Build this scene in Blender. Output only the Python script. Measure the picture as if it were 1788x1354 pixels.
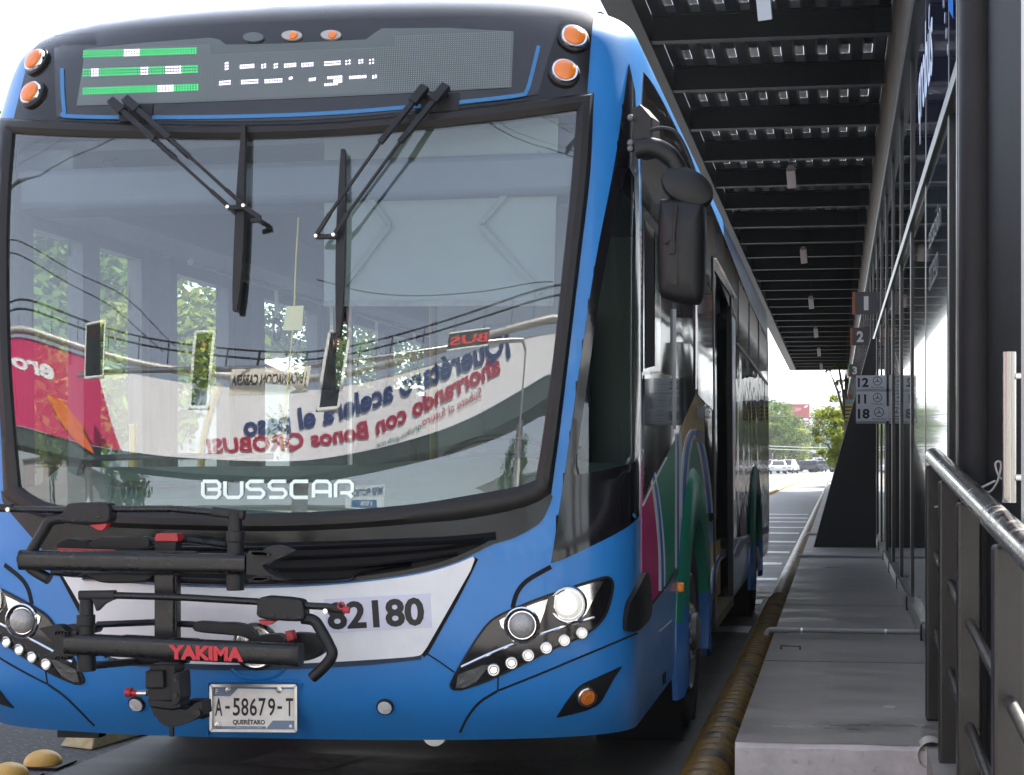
import bpy, bmesh, math, random
from mathutils import Vector, Matrix
from mathutils.geometry import delaunay_2d_cdt
random.seed(7)
R = math.radians
SC = bpy.context.scene
COL = SC.collection
for o in list(bpy.data.objects): bpy.data.objects.remove(o)

# ---------------------------------------------------------------- camera, sky, sun, exposure
EYE, F, PSI, PX, PY = 1.38, 2690.0, R(7.83), 1090.0, 805.0
cam = bpy.data.cameras.new('camera'); camo = bpy.data.objects.new('camera', cam); COL.objects.link(camo)
cam.sensor_width = 36.0; cam.lens = F / 1788 * 36.0
cam.shift_x = (894 - PX) / 1788.0; cam.shift_y = (PY - 677) / 1788.0
cam.clip_start = 0.05; cam.clip_end = 9000
camo.location = (0, 0, EYE); camo.rotation_euler = (R(90), 0, PSI)
SC.camera = camo
SUN_EL, SUN_AZ = R(50), R(24)          # azimuth measured from +Y towards +X
wd = bpy.data.worlds.new('World'); SC.world = wd; wd.use_nodes = True
nt = wd.node_tree; nt.nodes.clear()
sky = nt.nodes.new('ShaderNodeTexSky'); sky.sky_type = 'NISHITA'; sky.sun_disc = False
sky.sun_elevation = SUN_EL; sky.sun_rotation = SUN_AZ; sky.air_density = 1.0; sky.dust_density = 0.9; sky.ozone_density = 1.0
bg = nt.nodes.new('ShaderNodeBackground'); bg.inputs[1].default_value = 0.105
wo = nt.nodes.new('ShaderNodeOutputWorld')
hs = nt.nodes.new('ShaderNodeHueSaturation'); hs.inputs['Saturation'].default_value = 0.6; nt.links.new(sky.outputs[0], hs.inputs['Color']); nt.links.new(hs.outputs[0], bg.inputs[0]); nt.links.new(bg.outputs[0], wo.inputs[0])
sl = bpy.data.lights.new('sun', 'SUN'); sl.energy = 4.0; sl.angle = R(0.5); sl.color = (1.0, 0.96, 0.89)
so = bpy.data.objects.new('sun', sl); COL.objects.link(so)
sdir = Vector((math.sin(SUN_AZ) * math.cos(SUN_EL), math.cos(SUN_AZ) * math.cos(SUN_EL), math.sin(SUN_EL)))
so.rotation_euler = sdir.to_track_quat('Z', 'Y').to_euler(); so.location = (-20, 40, 60)
SC.view_settings.view_transform = 'Standard'; SC.view_settings.look = 'None'
SC.view_settings.gamma = 1.0; SC.view_settings.exposure = 2.35
SC.render.engine = 'CYCLES'
SC.cycles.max_bounces = 10; SC.cycles.transparent_max_bounces = 12; SC.cycles.glossy_bounces = 4
SC.cycles.diffuse_bounces = 4; SC.cycles.caustics_reflective = False; SC.cycles.caustics_refractive = False
SC.cycles.sample_clamp_indirect = 6.0
try: SC.cycles.use_denoising = True
except Exception: pass

# ---------------------------------------------------------------- helpers
def srgb(r, g, b):
    def f(c):
        c /= 255.0
        return c / 12.92 if c <= 0.04045 else ((c + 0.055) / 1.055) ** 2.4
    return (f(r), f(g), f(b))

FWD = Vector((-math.sin(PSI), math.cos(PSI), 0)); RGT = Vector((math.cos(PSI), math.sin(PSI), 0))
def ray(px, py):
    return FWD + RGT * ((px - PX) / F) + Vector((0, 0, (PY - py) / F))
def P(px, py, Y):                       # point seen at a pixel of the photograph, Y metres down the road
    d = ray(px, py); return Vector((0, 0, EYE)) + d * (Y / d.y)
def PXp(px, py, X):                     # the same on a plane parallel to the road, X metres to the right
    d = ray(px, py); return Vector((0, 0, EYE)) + d * (X / d.x)
def PZ(px, py, Z):
    d = ray(px, py); return Vector((0, 0, EYE)) + d * ((Z - EYE) / d.z)
def to_px(w):
    q = Vector(w) - Vector((0, 0, EYE)); z = q.dot(FWD)
    return (PX + F * q.dot(RGT) / z, PY - F * q.z / z)

OFF = {}
def thing(name, label, cat, loc=(0, 0, 0), group=None, kind=None):
    o = bpy.data.objects.new(name, None); COL.objects.link(o); o.location = loc
    o['label'] = label; o['category'] = cat
    if group: o['group'] = group
    if kind: o['kind'] = kind
    o.empty_display_size = 0.2
    OFF[o.name] = Vector(loc); return o
def tag(o, label, cat, group=None, kind=None):
    o['label'] = label; o['category'] = cat
    if group: o['group'] = group
    if kind: o['kind'] = kind
    return o

class MB:
    def __init__(s): s.v = []; s.f = []; s.m = []
    def add(s, vs, fs, mi=0):
        b = len(s.v); s.v += [tuple(x) for x in vs]; s.f += [tuple(i + b for i in f) for f in fs]; s.m += [mi] * len(fs); return s
    def box(s, a, b, mi=0):
        (x0, y0, z0), (x1, y1, z1) = a, b
        return s.add([(x0,y0,z0),(x1,y0,z0),(x1,y1,z0),(x0,y1,z0),(x0,y0,z1),(x1,y0,z1),(x1,y1,z1),(x0,y1,z1)],
            [(3,2,1,0),(4,5,6,7),(0,1,5,4),(1,2,6,5),(2,3,7,6),(3,0,4,7)], mi)
    def obox(s, c, ax, ay, az, mi=0):   # centre and three half-axis vectors
        c, ax, ay, az = map(Vector, (c, ax, ay, az)); vs = []
        for k in (-1, 1):
            for i, j in ((-1,-1),(1,-1),(1,1),(-1,1)): vs.append(c + ax*i + ay*j + az*k)
        return s.add(vs, [(3,2,1,0),(4,5,6,7),(0,1,5,4),(1,2,6,5),(2,3,7,6),(3,0,4,7)], mi)
    def bar(s, p0, p1, w, h, up=(0,0,1), mi=0):
        p0, p1 = Vector(p0), Vector(p1); d = (p1 - p0); c = (p0 + p1) / 2
        side = d.cross(Vector(up))
        if side.length < 1e-6: side = d.cross(Vector((0,1,0)))
        side.normalize(); u = side.cross(d).normalized()
        return s.obox(c, d/2, side*(w/2), u*(h/2), mi)
    def tube(s, pts, r, n=10, caps=True, mi=0, closed=False):
        pts = [Vector(p) for p in pts]; m = len(pts)
        rs = r if isinstance(r, (list, tuple)) else [r]*m
        t0 = (pts[1]-pts[0]).normalized()
        a = Vector((0,0,1)) if abs(t0.z) < 0.9 else Vector((1,0,0))
        nn = (a - t0*a.dot(t0)).normalized(); vs = []; fs = []
        for i, p in enumerate(pts):
            if closed: t = (pts[(i+1)%m]-pts[i-1])
            elif i == 0: t = pts[1]-pts[0]
            elif i == m-1: t = pts[-1]-pts[-2]
            else: t = (pts[i+1]-pts[i]).normalized()+(pts[i]-pts[i-1]).normalized()
            t.normalize(); nn = (nn - t*nn.dot(t)).normalized(); bb = t.cross(nn)
            for k in range(n):
                an = 2*math.pi*k/n; vs.append(p + (nn*math.cos(an)+bb*math.sin(an))*rs[i])
        for i in range(m if closed else m-1):
            j = (i+1) % m
            for k in range(n):
                l = (k+1) % n; fs.append((i*n+k, i*n+l, j*n+l, j*n+k))
        if caps and not closed: fs.append(tuple(range(n-1,-1,-1))); fs.append(tuple((m-1)*n+k for k in range(n)))
        return s.add(vs, fs, mi)
    def cyl(s, p0, p1, r, n=16, r1=None, mi=0): return s.tube([p0, p1], [r, r if r1 is None else r1], n, True, mi)
    def prism(s, poly, vec, mi=0):
        vec = Vector(vec); n = len(poly); a = [Vector(p) for p in poly]
        return s.add(a + [p+vec for p in a], [tuple(range(n-1,-1,-1)), tuple(range(n,2*n))] + [(i,(i+1)%n,n+(i+1)%n,n+i) for i in range(n)], mi)
    def lathe(s, o, axis, prof, n=24, mi=0):
        o = Vector(o); ax = Vector(axis).normalized(); a = Vector((0,0,1)) if abs(ax.z) < .9 else Vector((1,0,0))
        e1 = (a-ax*a.dot(ax)).normalized(); e2 = ax.cross(e1); vs = []; fs = []
        for (r, h) in prof:
            for k in range(n):
                t = 2*math.pi*k/n; vs.append(o+ax*h+(e1*math.cos(t)+e2*math.sin(t))*r)
        for i in range(len(prof)-1):
            for k in range(n):
                l = (k+1)%n; fs.append((i*n+k, i*n+l, (i+1)*n+l, (i+1)*n+k))
        fs.append(tuple(range(n-1,-1,-1))); fs.append(tuple((len(prof)-1)*n+k for k in range(n)))
        return s.add(vs, fs, mi)
    def build(s, name, mats, parent=None, smooth=38, bevel=0, recalc=True, local=False, link=True):
        me = bpy.data.meshes.new(name)
        off = OFF.get(parent.name, Vector()) if (parent and not local) else Vector()
        me.from_pydata([tuple(Vector(v)-off) for v in s.v], [], s.f)
        if not isinstance(mats, (list, tuple)): mats = [mats]
        for m in mats: me.materials.append(m)
        if len(mats) > 1: me.polygons.foreach_set('material_index', s.m)
        if recalc:
            bm = bmesh.new(); bm.from_mesh(me); bmesh.ops.recalc_face_normals(bm, faces=bm.faces); bm.to_mesh(me); bm.free()
        if smooth:
            me.polygons.foreach_set('use_smooth', [True]*len(me.polygons))
            try: me.set_sharp_from_angle(angle=R(smooth))
            except Exception: pass
        me.update()
        o = bpy.data.objects.new(name, me); COL.objects.link(o)
        if parent: o.parent = parent; OFF[o.name] = OFF.get(parent.name, Vector())
        if bevel:
            md = o.modifiers.new('bevel', 'BEVEL'); md.width = bevel; md.segments = 2; md.limit_method = 'ANGLE'; md.angle_limit = R(40)
        return o

def copy_tree(o, loc=None, parent=None):
    c = o.copy(); COL.objects.link(c); OFF[c.name] = OFF.get(o.name, Vector())
    if parent: c.parent = parent
    if loc is not None: c.location = loc
    for ch in list(o.children): copy_tree(ch, None, c)
    return c

def crv(pts, n=6, closed=False):        # Catmull-Rom through 2D or 3D points
    pts = [tuple(p) for p in pts]; m = len(pts); out = []
    rng = range(m) if closed else range(m-1)
    for i in rng:
        p1, p2 = pts[i], pts[(i+1) % m]
        p0 = pts[i-1] if (closed or i > 0) else p1
        p3 = pts[(i+2) % m] if (closed or i+2 < m) else p2
        for k in range(n):
            t = k/n
            out.append(tuple(0.5*((2*b)+(-a+c)*t+(2*a-5*b+4*c-d)*t*t+(-a+3*b-3*c+d)*t**3) for a,b,c,d in zip(p0,p1,p2,p3)))
    if not closed: out.append(pts[-1])
    return out

def text2d(s, bold=0.0, shear=0.0, spacing=1.0):   # unit text: verts in 0..1 x 0..1, faces, aspect
    c = bpy.data.curves.new('t', 'FONT'); c.body = s; c.offset = bold; c.shear = shear; c.space_character = spacing; c.resolution_u = 3
    o = bpy.data.objects.new('t', c); COL.objects.link(o)
    dg = bpy.context.evaluated_depsgraph_get(); dg.update()
    me = bpy.data.meshes.new_from_object(o.evaluated_get(dg))
    vs = [(v.co.x, v.co.y) for v in me.vertices]; fs = [tuple(p.vertices) for p in me.polygons]
    bpy.data.objects.remove(o); bpy.data.curves.remove(c); bpy.data.meshes.remove(me)
    x0 = min(v[0] for v in vs); x1 = max(v[0] for v in vs); y0 = min(v[1] for v in vs); y1 = max(v[1] for v in vs)
    return [((a-x0)/(x1-x0), (b-y0)/(y1-y0)) for a, b in vs], fs, (x1-x0)/(y1-y0)
def text_mb(mb, s, f, mi=0, **k):
    vs, fs, _ = text2d(s, **k); return mb.add([f(u, v) for u, v in vs], fs, mi)
def plane_f(o, ux, uy):
    o, ux, uy = Vector(o), Vector(ux), Vector(uy); return lambda u, v: o + ux*u + uy*v

# ---------------------------------------------------------------- materials
def mat(name, col, rough=0.5, metal=0.0, spec=0.5, var=0.0, scale=8.0, bump=0.0, bscale=60.0, coat=0.0, emit=None, estr=0.0, rvar=0.0, detail=5.0, stretch=None, dirt=None, coords='Object'):
    m = bpy.data.materials.new(name); m.use_nodes = True; n = m.node_tree; b = n.nodes['Principled BSDF']; L = n.links.new
    b.inputs['Base Color'].default_value = (*col, 1); b.inputs['Roughness'].default_value = rough; b.inputs['Metallic'].default_value = metal
    b.inputs['Specular IOR Level'].default_value = spec; b.inputs['Coat Weight'].default_value = coat; b.inputs['Coat Roughness'].default_value = 0.06
    if emit: b.inputs['Emission Color'].default_value = (*emit, 1); b.inputs['Emission Strength'].default_value = estr
    tc = n.nodes.new('ShaderNodeTexCoord'); vec = tc.outputs[coords]
    if stretch:
        mp = n.nodes.new('ShaderNodeMapping'); mp.inputs['Scale'].default_value = stretch; L(vec, mp.inputs[0]); vec = mp.outputs[0]
    if var or rvar:
        tx = n.nodes.new('ShaderNodeTexNoise'); tx.inputs['Scale'].default_value = scale; tx.inputs['Detail'].default_value = detail; tx.inputs['Roughness'].default_value = 0.65; L(vec, tx.inputs[0])
        if var:
            rp = n.nodes.new('ShaderNodeValToRGB'); rp.color_ramp.elements[0].position = 0.3; rp.color_ramp.elements[1].position = 0.7
            rp.color_ramp.elements[0].color = (*[c*(1-var) for c in col], 1); rp.color_ramp.elements[1].color = (*[min(1, c*(1+var*.7)) for c in col], 1)
            L(tx.outputs[0], rp.inputs[0]); cur = rp.outputs[0]
            if dirt:
                t2 = n.nodes.new('ShaderNodeTexNoise'); t2.inputs['Scale'].default_value = dirt[1]; t2.inputs['Detail'].default_value = 8; t2.inputs['Roughness'].default_value = .7; L(vec, t2.inputs[0])
                r2 = n.nodes.new('ShaderNodeValToRGB'); r2.color_ramp.elements[0].position = dirt[2]; r2.color_ramp.elements[1].position = dirt[2]+.12
                r2.color_ramp.elements[0].color = (0,0,0,1); r2.color_ramp.elements[1].color = (dirt[3],)*3+(1,); L(t2.outputs[0], r2.inputs[0])
                mx = n.nodes.new('ShaderNodeMix'); mx.data_type = 'RGBA'; L(r2.outputs[0], mx.inputs[0]); L(cur, mx.inputs[6]); mx.inputs[7].default_value = (*dirt[0], 1); cur = mx.outputs[2]
            L(cur, b.inputs['Base Color'])
        if rvar:
            mr = n.nodes.new('ShaderNodeMapRange'); mr.inputs[1].default_value = .3; mr.inputs[2].default_value = .7; mr.inputs[3].default_value = max(0.02, rough-rvar); mr.inputs[4].default_value = min(1, rough+rvar)
            L(tx.outputs[0], mr.inputs[0]); L(mr.outputs[0], b.inputs['Roughness'])
    if bump:
        t3 = n.nodes.new('ShaderNodeTexNoise'); t3.inputs['Scale'].default_value = bscale; t3.inputs['Detail'].default_value = 6; L(vec, t3.inputs[0])
        bp = n.nodes.new('ShaderNodeBump'); bp.inputs['Strength'].default_value = bump; bp.inputs['Distance'].default_value = 0.02
        L(t3.outputs[0], bp.inputs['Height']); L(bp.outputs[0], b.inputs['Normal'])
    return m
def two_sided(name, m_out_args, inner):
    m = mat(name, **m_out_args); n = m.node_tree; b = n.nodes['Principled BSDF']; out = n.nodes['Material Output']
    d = n.nodes.new('ShaderNodeBsdfDiffuse'); d.inputs[0].default_value = (*inner, 1)
    g = n.nodes.new('ShaderNodeNewGeometry'); mx = n.nodes.new('ShaderNodeMixShader')
    n.links.new(g.outputs['Backfacing'], mx.inputs[0]); n.links.new(b.outputs[0], mx.inputs[1]); n.links.new(d.outputs[0], mx.inputs[2]); n.links.new(mx.outputs[0], out.inputs[0])
    return m
def glass(name, tint, base, rough=0.0, ior=1.5, dust=0.0):
    m = bpy.data.materials.new(name); m.use_nodes = True; n = m.node_tree; n.nodes.clear(); L = n.links.new
    out = n.nodes.new('ShaderNodeOutputMaterial'); t = n.nodes.new('ShaderNodeBsdfTransparent'); t.inputs[0].default_value = (*tint, 1)
    g = n.nodes.new('ShaderNodeBsdfGlossy'); g.inputs['Roughness'].default_value = rough
    fr = n.nodes.new('ShaderNodeFresnel'); ge = n.nodes.new('ShaderNodeNewGeometry'); mi_ = n.nodes.new('ShaderNodeMapRange'); mi_.inputs[3].default_value = ior; mi_.inputs[4].default_value = 1/ior; L(ge.outputs['Backfacing'], mi_.inputs[0]); L(mi_.outputs[0], fr.inputs[0])
    ad = n.nodes.new('ShaderNodeMath'); ad.operation = 'ADD'; ad.use_clamp = True; L(fr.outputs[0], ad.inputs[0]); ad.inputs[1].default_value = base
    mx = n.nodes.new('ShaderNodeMixShader'); L(ad.outputs[0], mx.inputs[0])
    src = t.outputs[0]
    if dust:
        d = n.nodes.new('ShaderNodeBsdfDiffuse'); d.inputs[0].default_value = (.6,.62,.6,1); tx = n.nodes.new('ShaderNodeTexNoise'); tx.inputs['Scale'].default_value = 3.0; tx.inputs['Detail'].default_value = 8
        ml = n.nodes.new('ShaderNodeMath'); ml.operation = 'MULTIPLY'; L(tx.outputs[0], ml.inputs[0]); ml.inputs[1].default_value = dust
        m2 = n.nodes.new('ShaderNodeMixShader'); L(ml.outputs[0], m2.inputs[0]); L(t.outputs[0], m2.inputs[1]); L(d.outputs[0], m2.inputs[2]); src = m2.outputs[0]
    L(src, mx.inputs[1]); L(g.outputs[0], mx.inputs[2]); L(mx.outputs[0], out.inputs[0])
    return m
def emis(name, col, s):
    return mat(name, col, 0.4, emit=col, estr=s)

M = {}
BLUE = srgb(52, 128, 205)
M['paint'] = two_sided('bus_blue_paint', dict(col=(.017,.180,.50), rough=.38, coat=.25, var=.06, scale=3, rvar=.05, bump=.015, bscale=6, dirt=((.09,.13,.20), 7, .60, .30)), (.05,.068,.10))
M['black_gloss'] = mat('black_gloss', (.006,.006,.008), .12, spec=.5, coat=.4, bump=.01, bscale=5)
M['black_cap'] = mat('black_cap', (.007,.0065,.008), .20, spec=.4, var=.3, scale=5, rvar=.08, bump=.015, bscale=4)
M['rubber'] = mat('black_rubber', (.009,.008,.008), .45, spec=.35, var=.25, scale=12, rvar=.1)
M['black_plastic'] = mat('black_plastic', (.007,.0075,.009), .48, spec=.35, var=.25, scale=20, bump=.05, bscale=300)
M['rack_black'] = mat('rack_black', (.007,.007,.008), .30, spec=.4, var=.3, scale=14, rvar=.1)
M['dark_hole'] = mat('dark_hole', (.003,.003,.004), .9)
M['white_paint'] = mat('white_paint', (.72,.72,.73), .4, var=.06, scale=10, dirt=((.35,.35,.36), 22, .68, .4))
M['sticker'] = mat('sticker_lilac', (.60,.60,.70), .5, var=.05, scale=30)
M['ink'] = mat('black_ink', (.012,.011,.012), .5)
M['stripe_blue'] = mat('stripe_blue', (.025,.14,.33), .35)
M['chrome'] = mat('chrome', (.75,.75,.77), .12, 1.0)
M['steel'] = mat('steel', (.55,.54,.53), .28, 1.0, var=.1, scale=30)
M['amber'] = mat('amber_lens', (.50,.115,.005), .18, emit=(1,.30,.02), estr=.04, coat=.5, bump=.25, bscale=160)
M['lamp_glass'] = mat('lamp_lens', (.30,.29,.28), .12, spec=.8, coat=.8, bump=.3, bscale=90)
M['lamp_on'] = mat('lit_lens', (.55,.55,.50), .12, emit=(1,.97,.86), estr=.10, bump=.3, bscale=90, coat=.6)
M['led_on'] = emis('led_white', (1, .98, .93), .4)
M['red'] = mat('red_plastic', (.38,.012,.022), .4, var=.2, scale=30)
M['reflector'] = mat('white_reflector', (.72,.72,.72), .2, .3, bump=.3, bscale=80)
M['glass_ws'] = glass('windshield_glass', (.84,.93,.91), .105, dust=.04)
M['glass_side'] = glass('side_glass', (.55,.68,.62), .06)
M['glass_left'] = glass('door_glass', (.95,.98,.96), .0)
M['tint'] = mat('tinted_glass', (.006,.008,.008), .04, spec=.7)
M['tyre'] = mat('tyre', (.018,.018,.018), .85, var=.3, scale=40)
M['rim'] = mat('wheel_rim', (.13,.13,.135), .45, .4, var=.3, scale=14)
def vinyl(name, col, fac, rough, bump=0.0, bscale=2.0, var=.06):
    # printed vinyl film: matt colour under a thin, dusty gloss
    m = bpy.data.materials.new(name); m.use_nodes = True; n = m.node_tree; n.nodes.clear(); L = n.links.new
    out = n.nodes.new('ShaderNodeOutputMaterial'); d = n.nodes.new('ShaderNodeBsdfDiffuse'); g = n.nodes.new('ShaderNodeBsdfGlossy'); mx = n.nodes.new('ShaderNodeMixShader')
    g.inputs['Roughness'].default_value = rough; mx.inputs[0].default_value = fac
    tc = n.nodes.new('ShaderNodeTexCoord'); tx = n.nodes.new('ShaderNodeTexNoise'); tx.inputs['Scale'].default_value = 5; tx.inputs['Detail'].default_value = 7; L(tc.outputs['Object'], tx.inputs[0])
    rp = n.nodes.new('ShaderNodeValToRGB'); rp.color_ramp.elements[0].position = .3; rp.color_ramp.elements[1].position = .7
    rp.color_ramp.elements[0].color = (*[c*(1-var) for c in col],1); rp.color_ramp.elements[1].color = (*[min(1,c*(1+var)) for c in col],1); L(tx.outputs[0], rp.inputs[0]); L(rp.outputs[0], d.inputs[0])
    if bump:
        t3 = n.nodes.new('ShaderNodeTexNoise'); t3.inputs['Scale'].default_value = bscale; t3.inputs['Detail'].default_value = 1; L(tc.outputs['Object'], t3.inputs[0])
        bp = n.nodes.new('ShaderNodeBump'); bp.inputs['Strength'].default_value = bump; bp.inputs['Distance'].default_value = .02; L(t3.outputs[0], bp.inputs['Height']); L(bp.outputs[0], g.inputs['Normal'])
    L(d.outputs[0], mx.inputs[1]); L(g.outputs[0], mx.inputs[2]); L(mx.outputs[0], out.inputs[0]); return m
M['magenta'] = vinyl('wrap_magenta', (.46,.022,.15), .10, .2)
M['green'] = vinyl('wrap_green', (.02,.25,.16), .10, .2)
M['gold'] = vinyl('wrap_gold', (.46,.29,.09), .10, .2)
M['wrap_white'] = vinyl('wrap_white', (.74,.75,.77), .08, .2)
M['wrap_blue'] = vinyl('wrap_blue', (.035,.18,.50), .10, .2)
M['wrap_wavy'] = vinyl('wrap_black_wavy', (.008,.008,.009), .42, .03, bump=.5, bscale=1.5)
M['wrap_black'] = vinyl('wrap_black', (.008,.008,.009), .42, .03, bump=.08, bscale=1.5)
M['grey_in'] = mat('interior_grey', (.075,.095,.13), .6, var=.08, scale=5)
M['dark_in'] = mat('interior_dark', (.03,.035,.045), .6, var=.15, scale=6)
M['dash'] = mat('dashboard', (.085,.13,.115), .7, var=.15, scale=8)
M['blind'] = mat('blind_fabric', (.17,.20,.205), .9, var=.10, scale=2.5, emit=None)
M['yellow_pole'] = mat('yellow_pole', (.70,.52,.06), .4)
M['seat'] = mat('seat_fabric', (.05,.07,.12), .8, var=.2, scale=30)
# ================================================================ the bus: body surface
BX, BY, BROLL, BL, HW, DC, PP = -2.03, 5.25, -0.006, 11.75, 1.305, 0.42, 2.4
BUS = thing('city_bus', 'blue city bus with lit headlights and black front, stopped beside the platform', 'bus', (BX, BY, 0))
BUS.rotation_euler = (0, BROLL, 0)
BMAT = Matrix.Translation((BX, BY, 0)) @ Matrix.Rotation(BROLL, 4, 'Y'); BINV = BMAT.inverted()
CAML = BINV @ Vector((0, 0, EYE))
def rayl(px, py): return (BINV.to_3x3() @ ray(px, py))
def bpx(p): return to_px(BMAT @ Vector(p))
def bl(w): return BINV @ Vector(w)
def interp(tab):
    zs = [a for a, b in tab]; ys = [b for a, b in tab]; n = len(tab)
    ms = [(ys[min(i+1,n-1)]-ys[max(i-1,0)])/(zs[min(i+1,n-1)]-zs[max(i-1,0)]) for i in range(n)]
    N = 1600; lo, hi = zs[0], zs[-1]; out = []; j = 0
    for k in range(N+1):
        z = lo+(hi-lo)*k/N
        while j < n-2 and z > zs[j+1]: j += 1
        h = zs[j+1]-zs[j]; t = (z-zs[j])/h
        out.append((2*t**3-3*t**2+1)*ys[j]+(t**3-2*t**2+t)*h*ms[j]+(-2*t**3+3*t**2)*ys[j+1]+(t**3-t**2)*h*ms[j+1])
    def f(z):
        u = (z-lo)/(hi-lo)*N
        if u <= 0: return out[0]
        if u >= N: return out[-1]
        k = int(u); return out[k]+(out[k+1]-out[k])*(u-k)
    return f
prof = interp([(.37,.13),(.44,.075),(.52,.03),(.66,.005),(.8,0),(1.0,0),(1.12,.001),(1.22,.005),(1.4,.018),(1.6,.040),(1.8,.067),(2.0,.099),(2.2,.135),(2.4,.175),(2.6,.218),(2.8,.266),(2.95,.315),(3.05,.37),(3.12,.46),(3.17,.60),(3.21,.85),(3.25,1.35)])
hwf = interp([(.37,1.285),(.5,1.30),(.8,1.305),(2.2,1.305),(2.7,1.305),(2.86,1.302),(2.95,1.294),(3.02,1.278),(3.08,1.245),(3.13,1.19),(3.17,1.12),(3.205,1.0),(3.23,.85),(3.25,.6)])
ZT = 3.25
def sst(a, b, x): t = min(1, max(0, (x-a)/(b-a))); return t*t*(3-2*t)
def YO(x, z):                            # front profile; the glass leans less towards its sides
    return prof(z)-.034*min(x*x, 1.5)*(z-1.5)*sst(1.0,1.3,z)*(1-sst(2.5,2.95,z))
def Gf(x, y, z):
    hw = hwf(z); b = (DC-(y-YO(x,z)))/DC
    return (abs(x)/hw)**PP + (max(0.0, b)**PP) - 1.0
def gnorm(p):
    e = 1e-3; x, y, z = p
    g = Vector((Gf(x+e,y,z)-Gf(x-e,y,z), Gf(x,y+e,z)-Gf(x,y-e,z), Gf(x,y,z+e)-Gf(x,y,z-e)))
    return g.normalized() if g.length > 1e-9 else Vector((0,-1,0))
def hit(px, py):
    d = rayl(px, py); o = CAML; y = -0.02; step = 0.03
    def at(yy): return o + d*((yy-o.y)/d.y)
    prev = y
    while y < BL:
        p = at(y)
        if .3 < p.z < ZT and Gf(*p) <= 0:
            a, b = prev, y
            for _ in range(22):
                m = (a+b)/2; q = at(m)
                if .3 < q.z < ZT and Gf(*q) <= 0: b = m
                else: a = m
            q = at(b); return q, gnorm(q)
        prev = y; y += step if y < 1.2 else 0.08
    return None
def hit_safe(px, py, c):
    for k in range(260):
        h = hit(px, py)
        if h: return h
        px += (c[0]-px)*.004; py += (c[1]-py)*.002
    raise RuntimeError('no hit %s %s' % (px, py))
def side_hit(px, py):
    d = rayl(px, py); t = (HW-CAML.x)/d.x; return CAML+d*t, Vector((1,0,0))
def inpoly(x, y, poly):
    c = False; j = len(poly)-1
    for i in range(len(poly)):
        a, b = poly[i], poly[j]
        if (a[1] > y) != (b[1] > y) and x < (b[0]-a[0])*(y-a[1])/(b[1]-a[1])+a[0]: c = not c
        j = i
    return c
def patch_mb(mb, poly, off=.004, grid=16, rim=.008, surf=None, mirror=False, mi=0, hole=None):
    # a thin sheet that follows the body, outline given where the photograph shows it
    surf = surf or (lambda x, y: hit_safe(x, y, cen))
    cen = (sum(p[0] for p in poly)/len(poly), sum(p[1] for p in poly)/len(poly))
    b = []
    for i in range(len(poly)):
        a, c = poly[i], poly[(i+1)%len(poly)]; n = max(1, int(math.hypot(c[0]-a[0], c[1]-a[1])/grid+.5))
        for k in range(n): b.append((a[0]+(c[0]-a[0])*k/n, a[1]+(c[1]-a[1])*k/n))
    nb = len(b); pts = list(b)
    x0 = min(p[0] for p in b); x1 = max(p[0] for p in b); y0 = min(p[1] for p in b); y1 = max(p[1] for p in b)
    gx = x0+grid/2
    while gx < x1:
        gy = y0+grid/2
        while gy < y1:
            if inpoly(gx, gy, b) and min(abs(gx-q[0])+abs(gy-q[1]) for q in b) > grid*.5: pts.append((gx, gy))
            gy += grid
        gx += grid
    edges = [(i,(i+1)%nb) for i in range(nb)]
    if hole:
        pts = [p for i, p in enumerate(pts) if i < nb or not inpoly(p[0], p[1], hole)]
        h0 = len(pts); pts += list(hole); edges += [(h0+i, h0+(i+1)%len(hole)) for i in range(len(hole))]
    vs, es, fs, ov, oe, of = delaunay_2d_cdt([Vector(p) for p in pts], edges, [], 1, 1e-4)
    if hole: fs = [f for f in fs if not inpoly(sum(vs[i].x for i in f)/len(f), sum(vs[i].y for i in f)/len(f), hole)]
    inv = {}
    for i, l in enumerate(ov):
        for q in l: inv[q] = i
    H = [surf(v.x, v.y) for v in vs]
    sx = -1 if mirror else 1
    T = [Vector(((p+n*off).x*sx, (p+n*off).y, (p+n*off).z)) for p, n in H]
    faces = [tuple(f) for f in fs]
    bi = [inv[i] for i in range(nb)]
    base = len(T)
    B = [Vector(((H[i][0]+H[i][1]*(off-rim)).x*sx, (H[i][0]+H[i][1]*(off-rim)).y, (H[i][0]+H[i][1]*(off-rim)).z)) for i in bi]
    T2 = [T[i] for i in bi]
    # image y points down, so counter-clockwise in pixels is clockwise seen from outside
    f2 = []
    for f in faces:
        a, c, d = [T[i] for i in f[:3]]; nn = (c-a).cross(d-a); n0 = H[f[0]][1]; n0 = Vector((n0.x*sx, n0.y, n0.z))
        f2.append(f if nn.dot(n0) >= 0 else tuple(reversed(f)))
    mb.add(T, f2, mi); mb.add(T2+B, [(i,(i+1)%nb,nb+(i+1)%nb,nb+i) for i in range(nb)], mi)
    return mb
def patch(name, poly, m, parent=BUS, **k):
    return patch_mb(MB(), poly, **k).build(name, m, parent, local=True, recalc=False)
def ribbon_poly(path, w):
    n = len(path); L = []; Rr = []
    ws = w if isinstance(w, (list, tuple)) else [w]*n
    for i in range(n):
        a = path[max(0,i-1)]; b = path[min(n-1,i+1)]; dx, dy = b[0]-a[0], b[1]-a[1]; l = math.hypot(dx,dy) or 1
        nx, ny = -dy/l*ws[i]/2, dx/l*ws[i]/2; L.append((path[i][0]+nx, path[i][1]+ny)); Rr.append((path[i][0]-nx, path[i][1]-ny))
    return L, Rr
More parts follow.
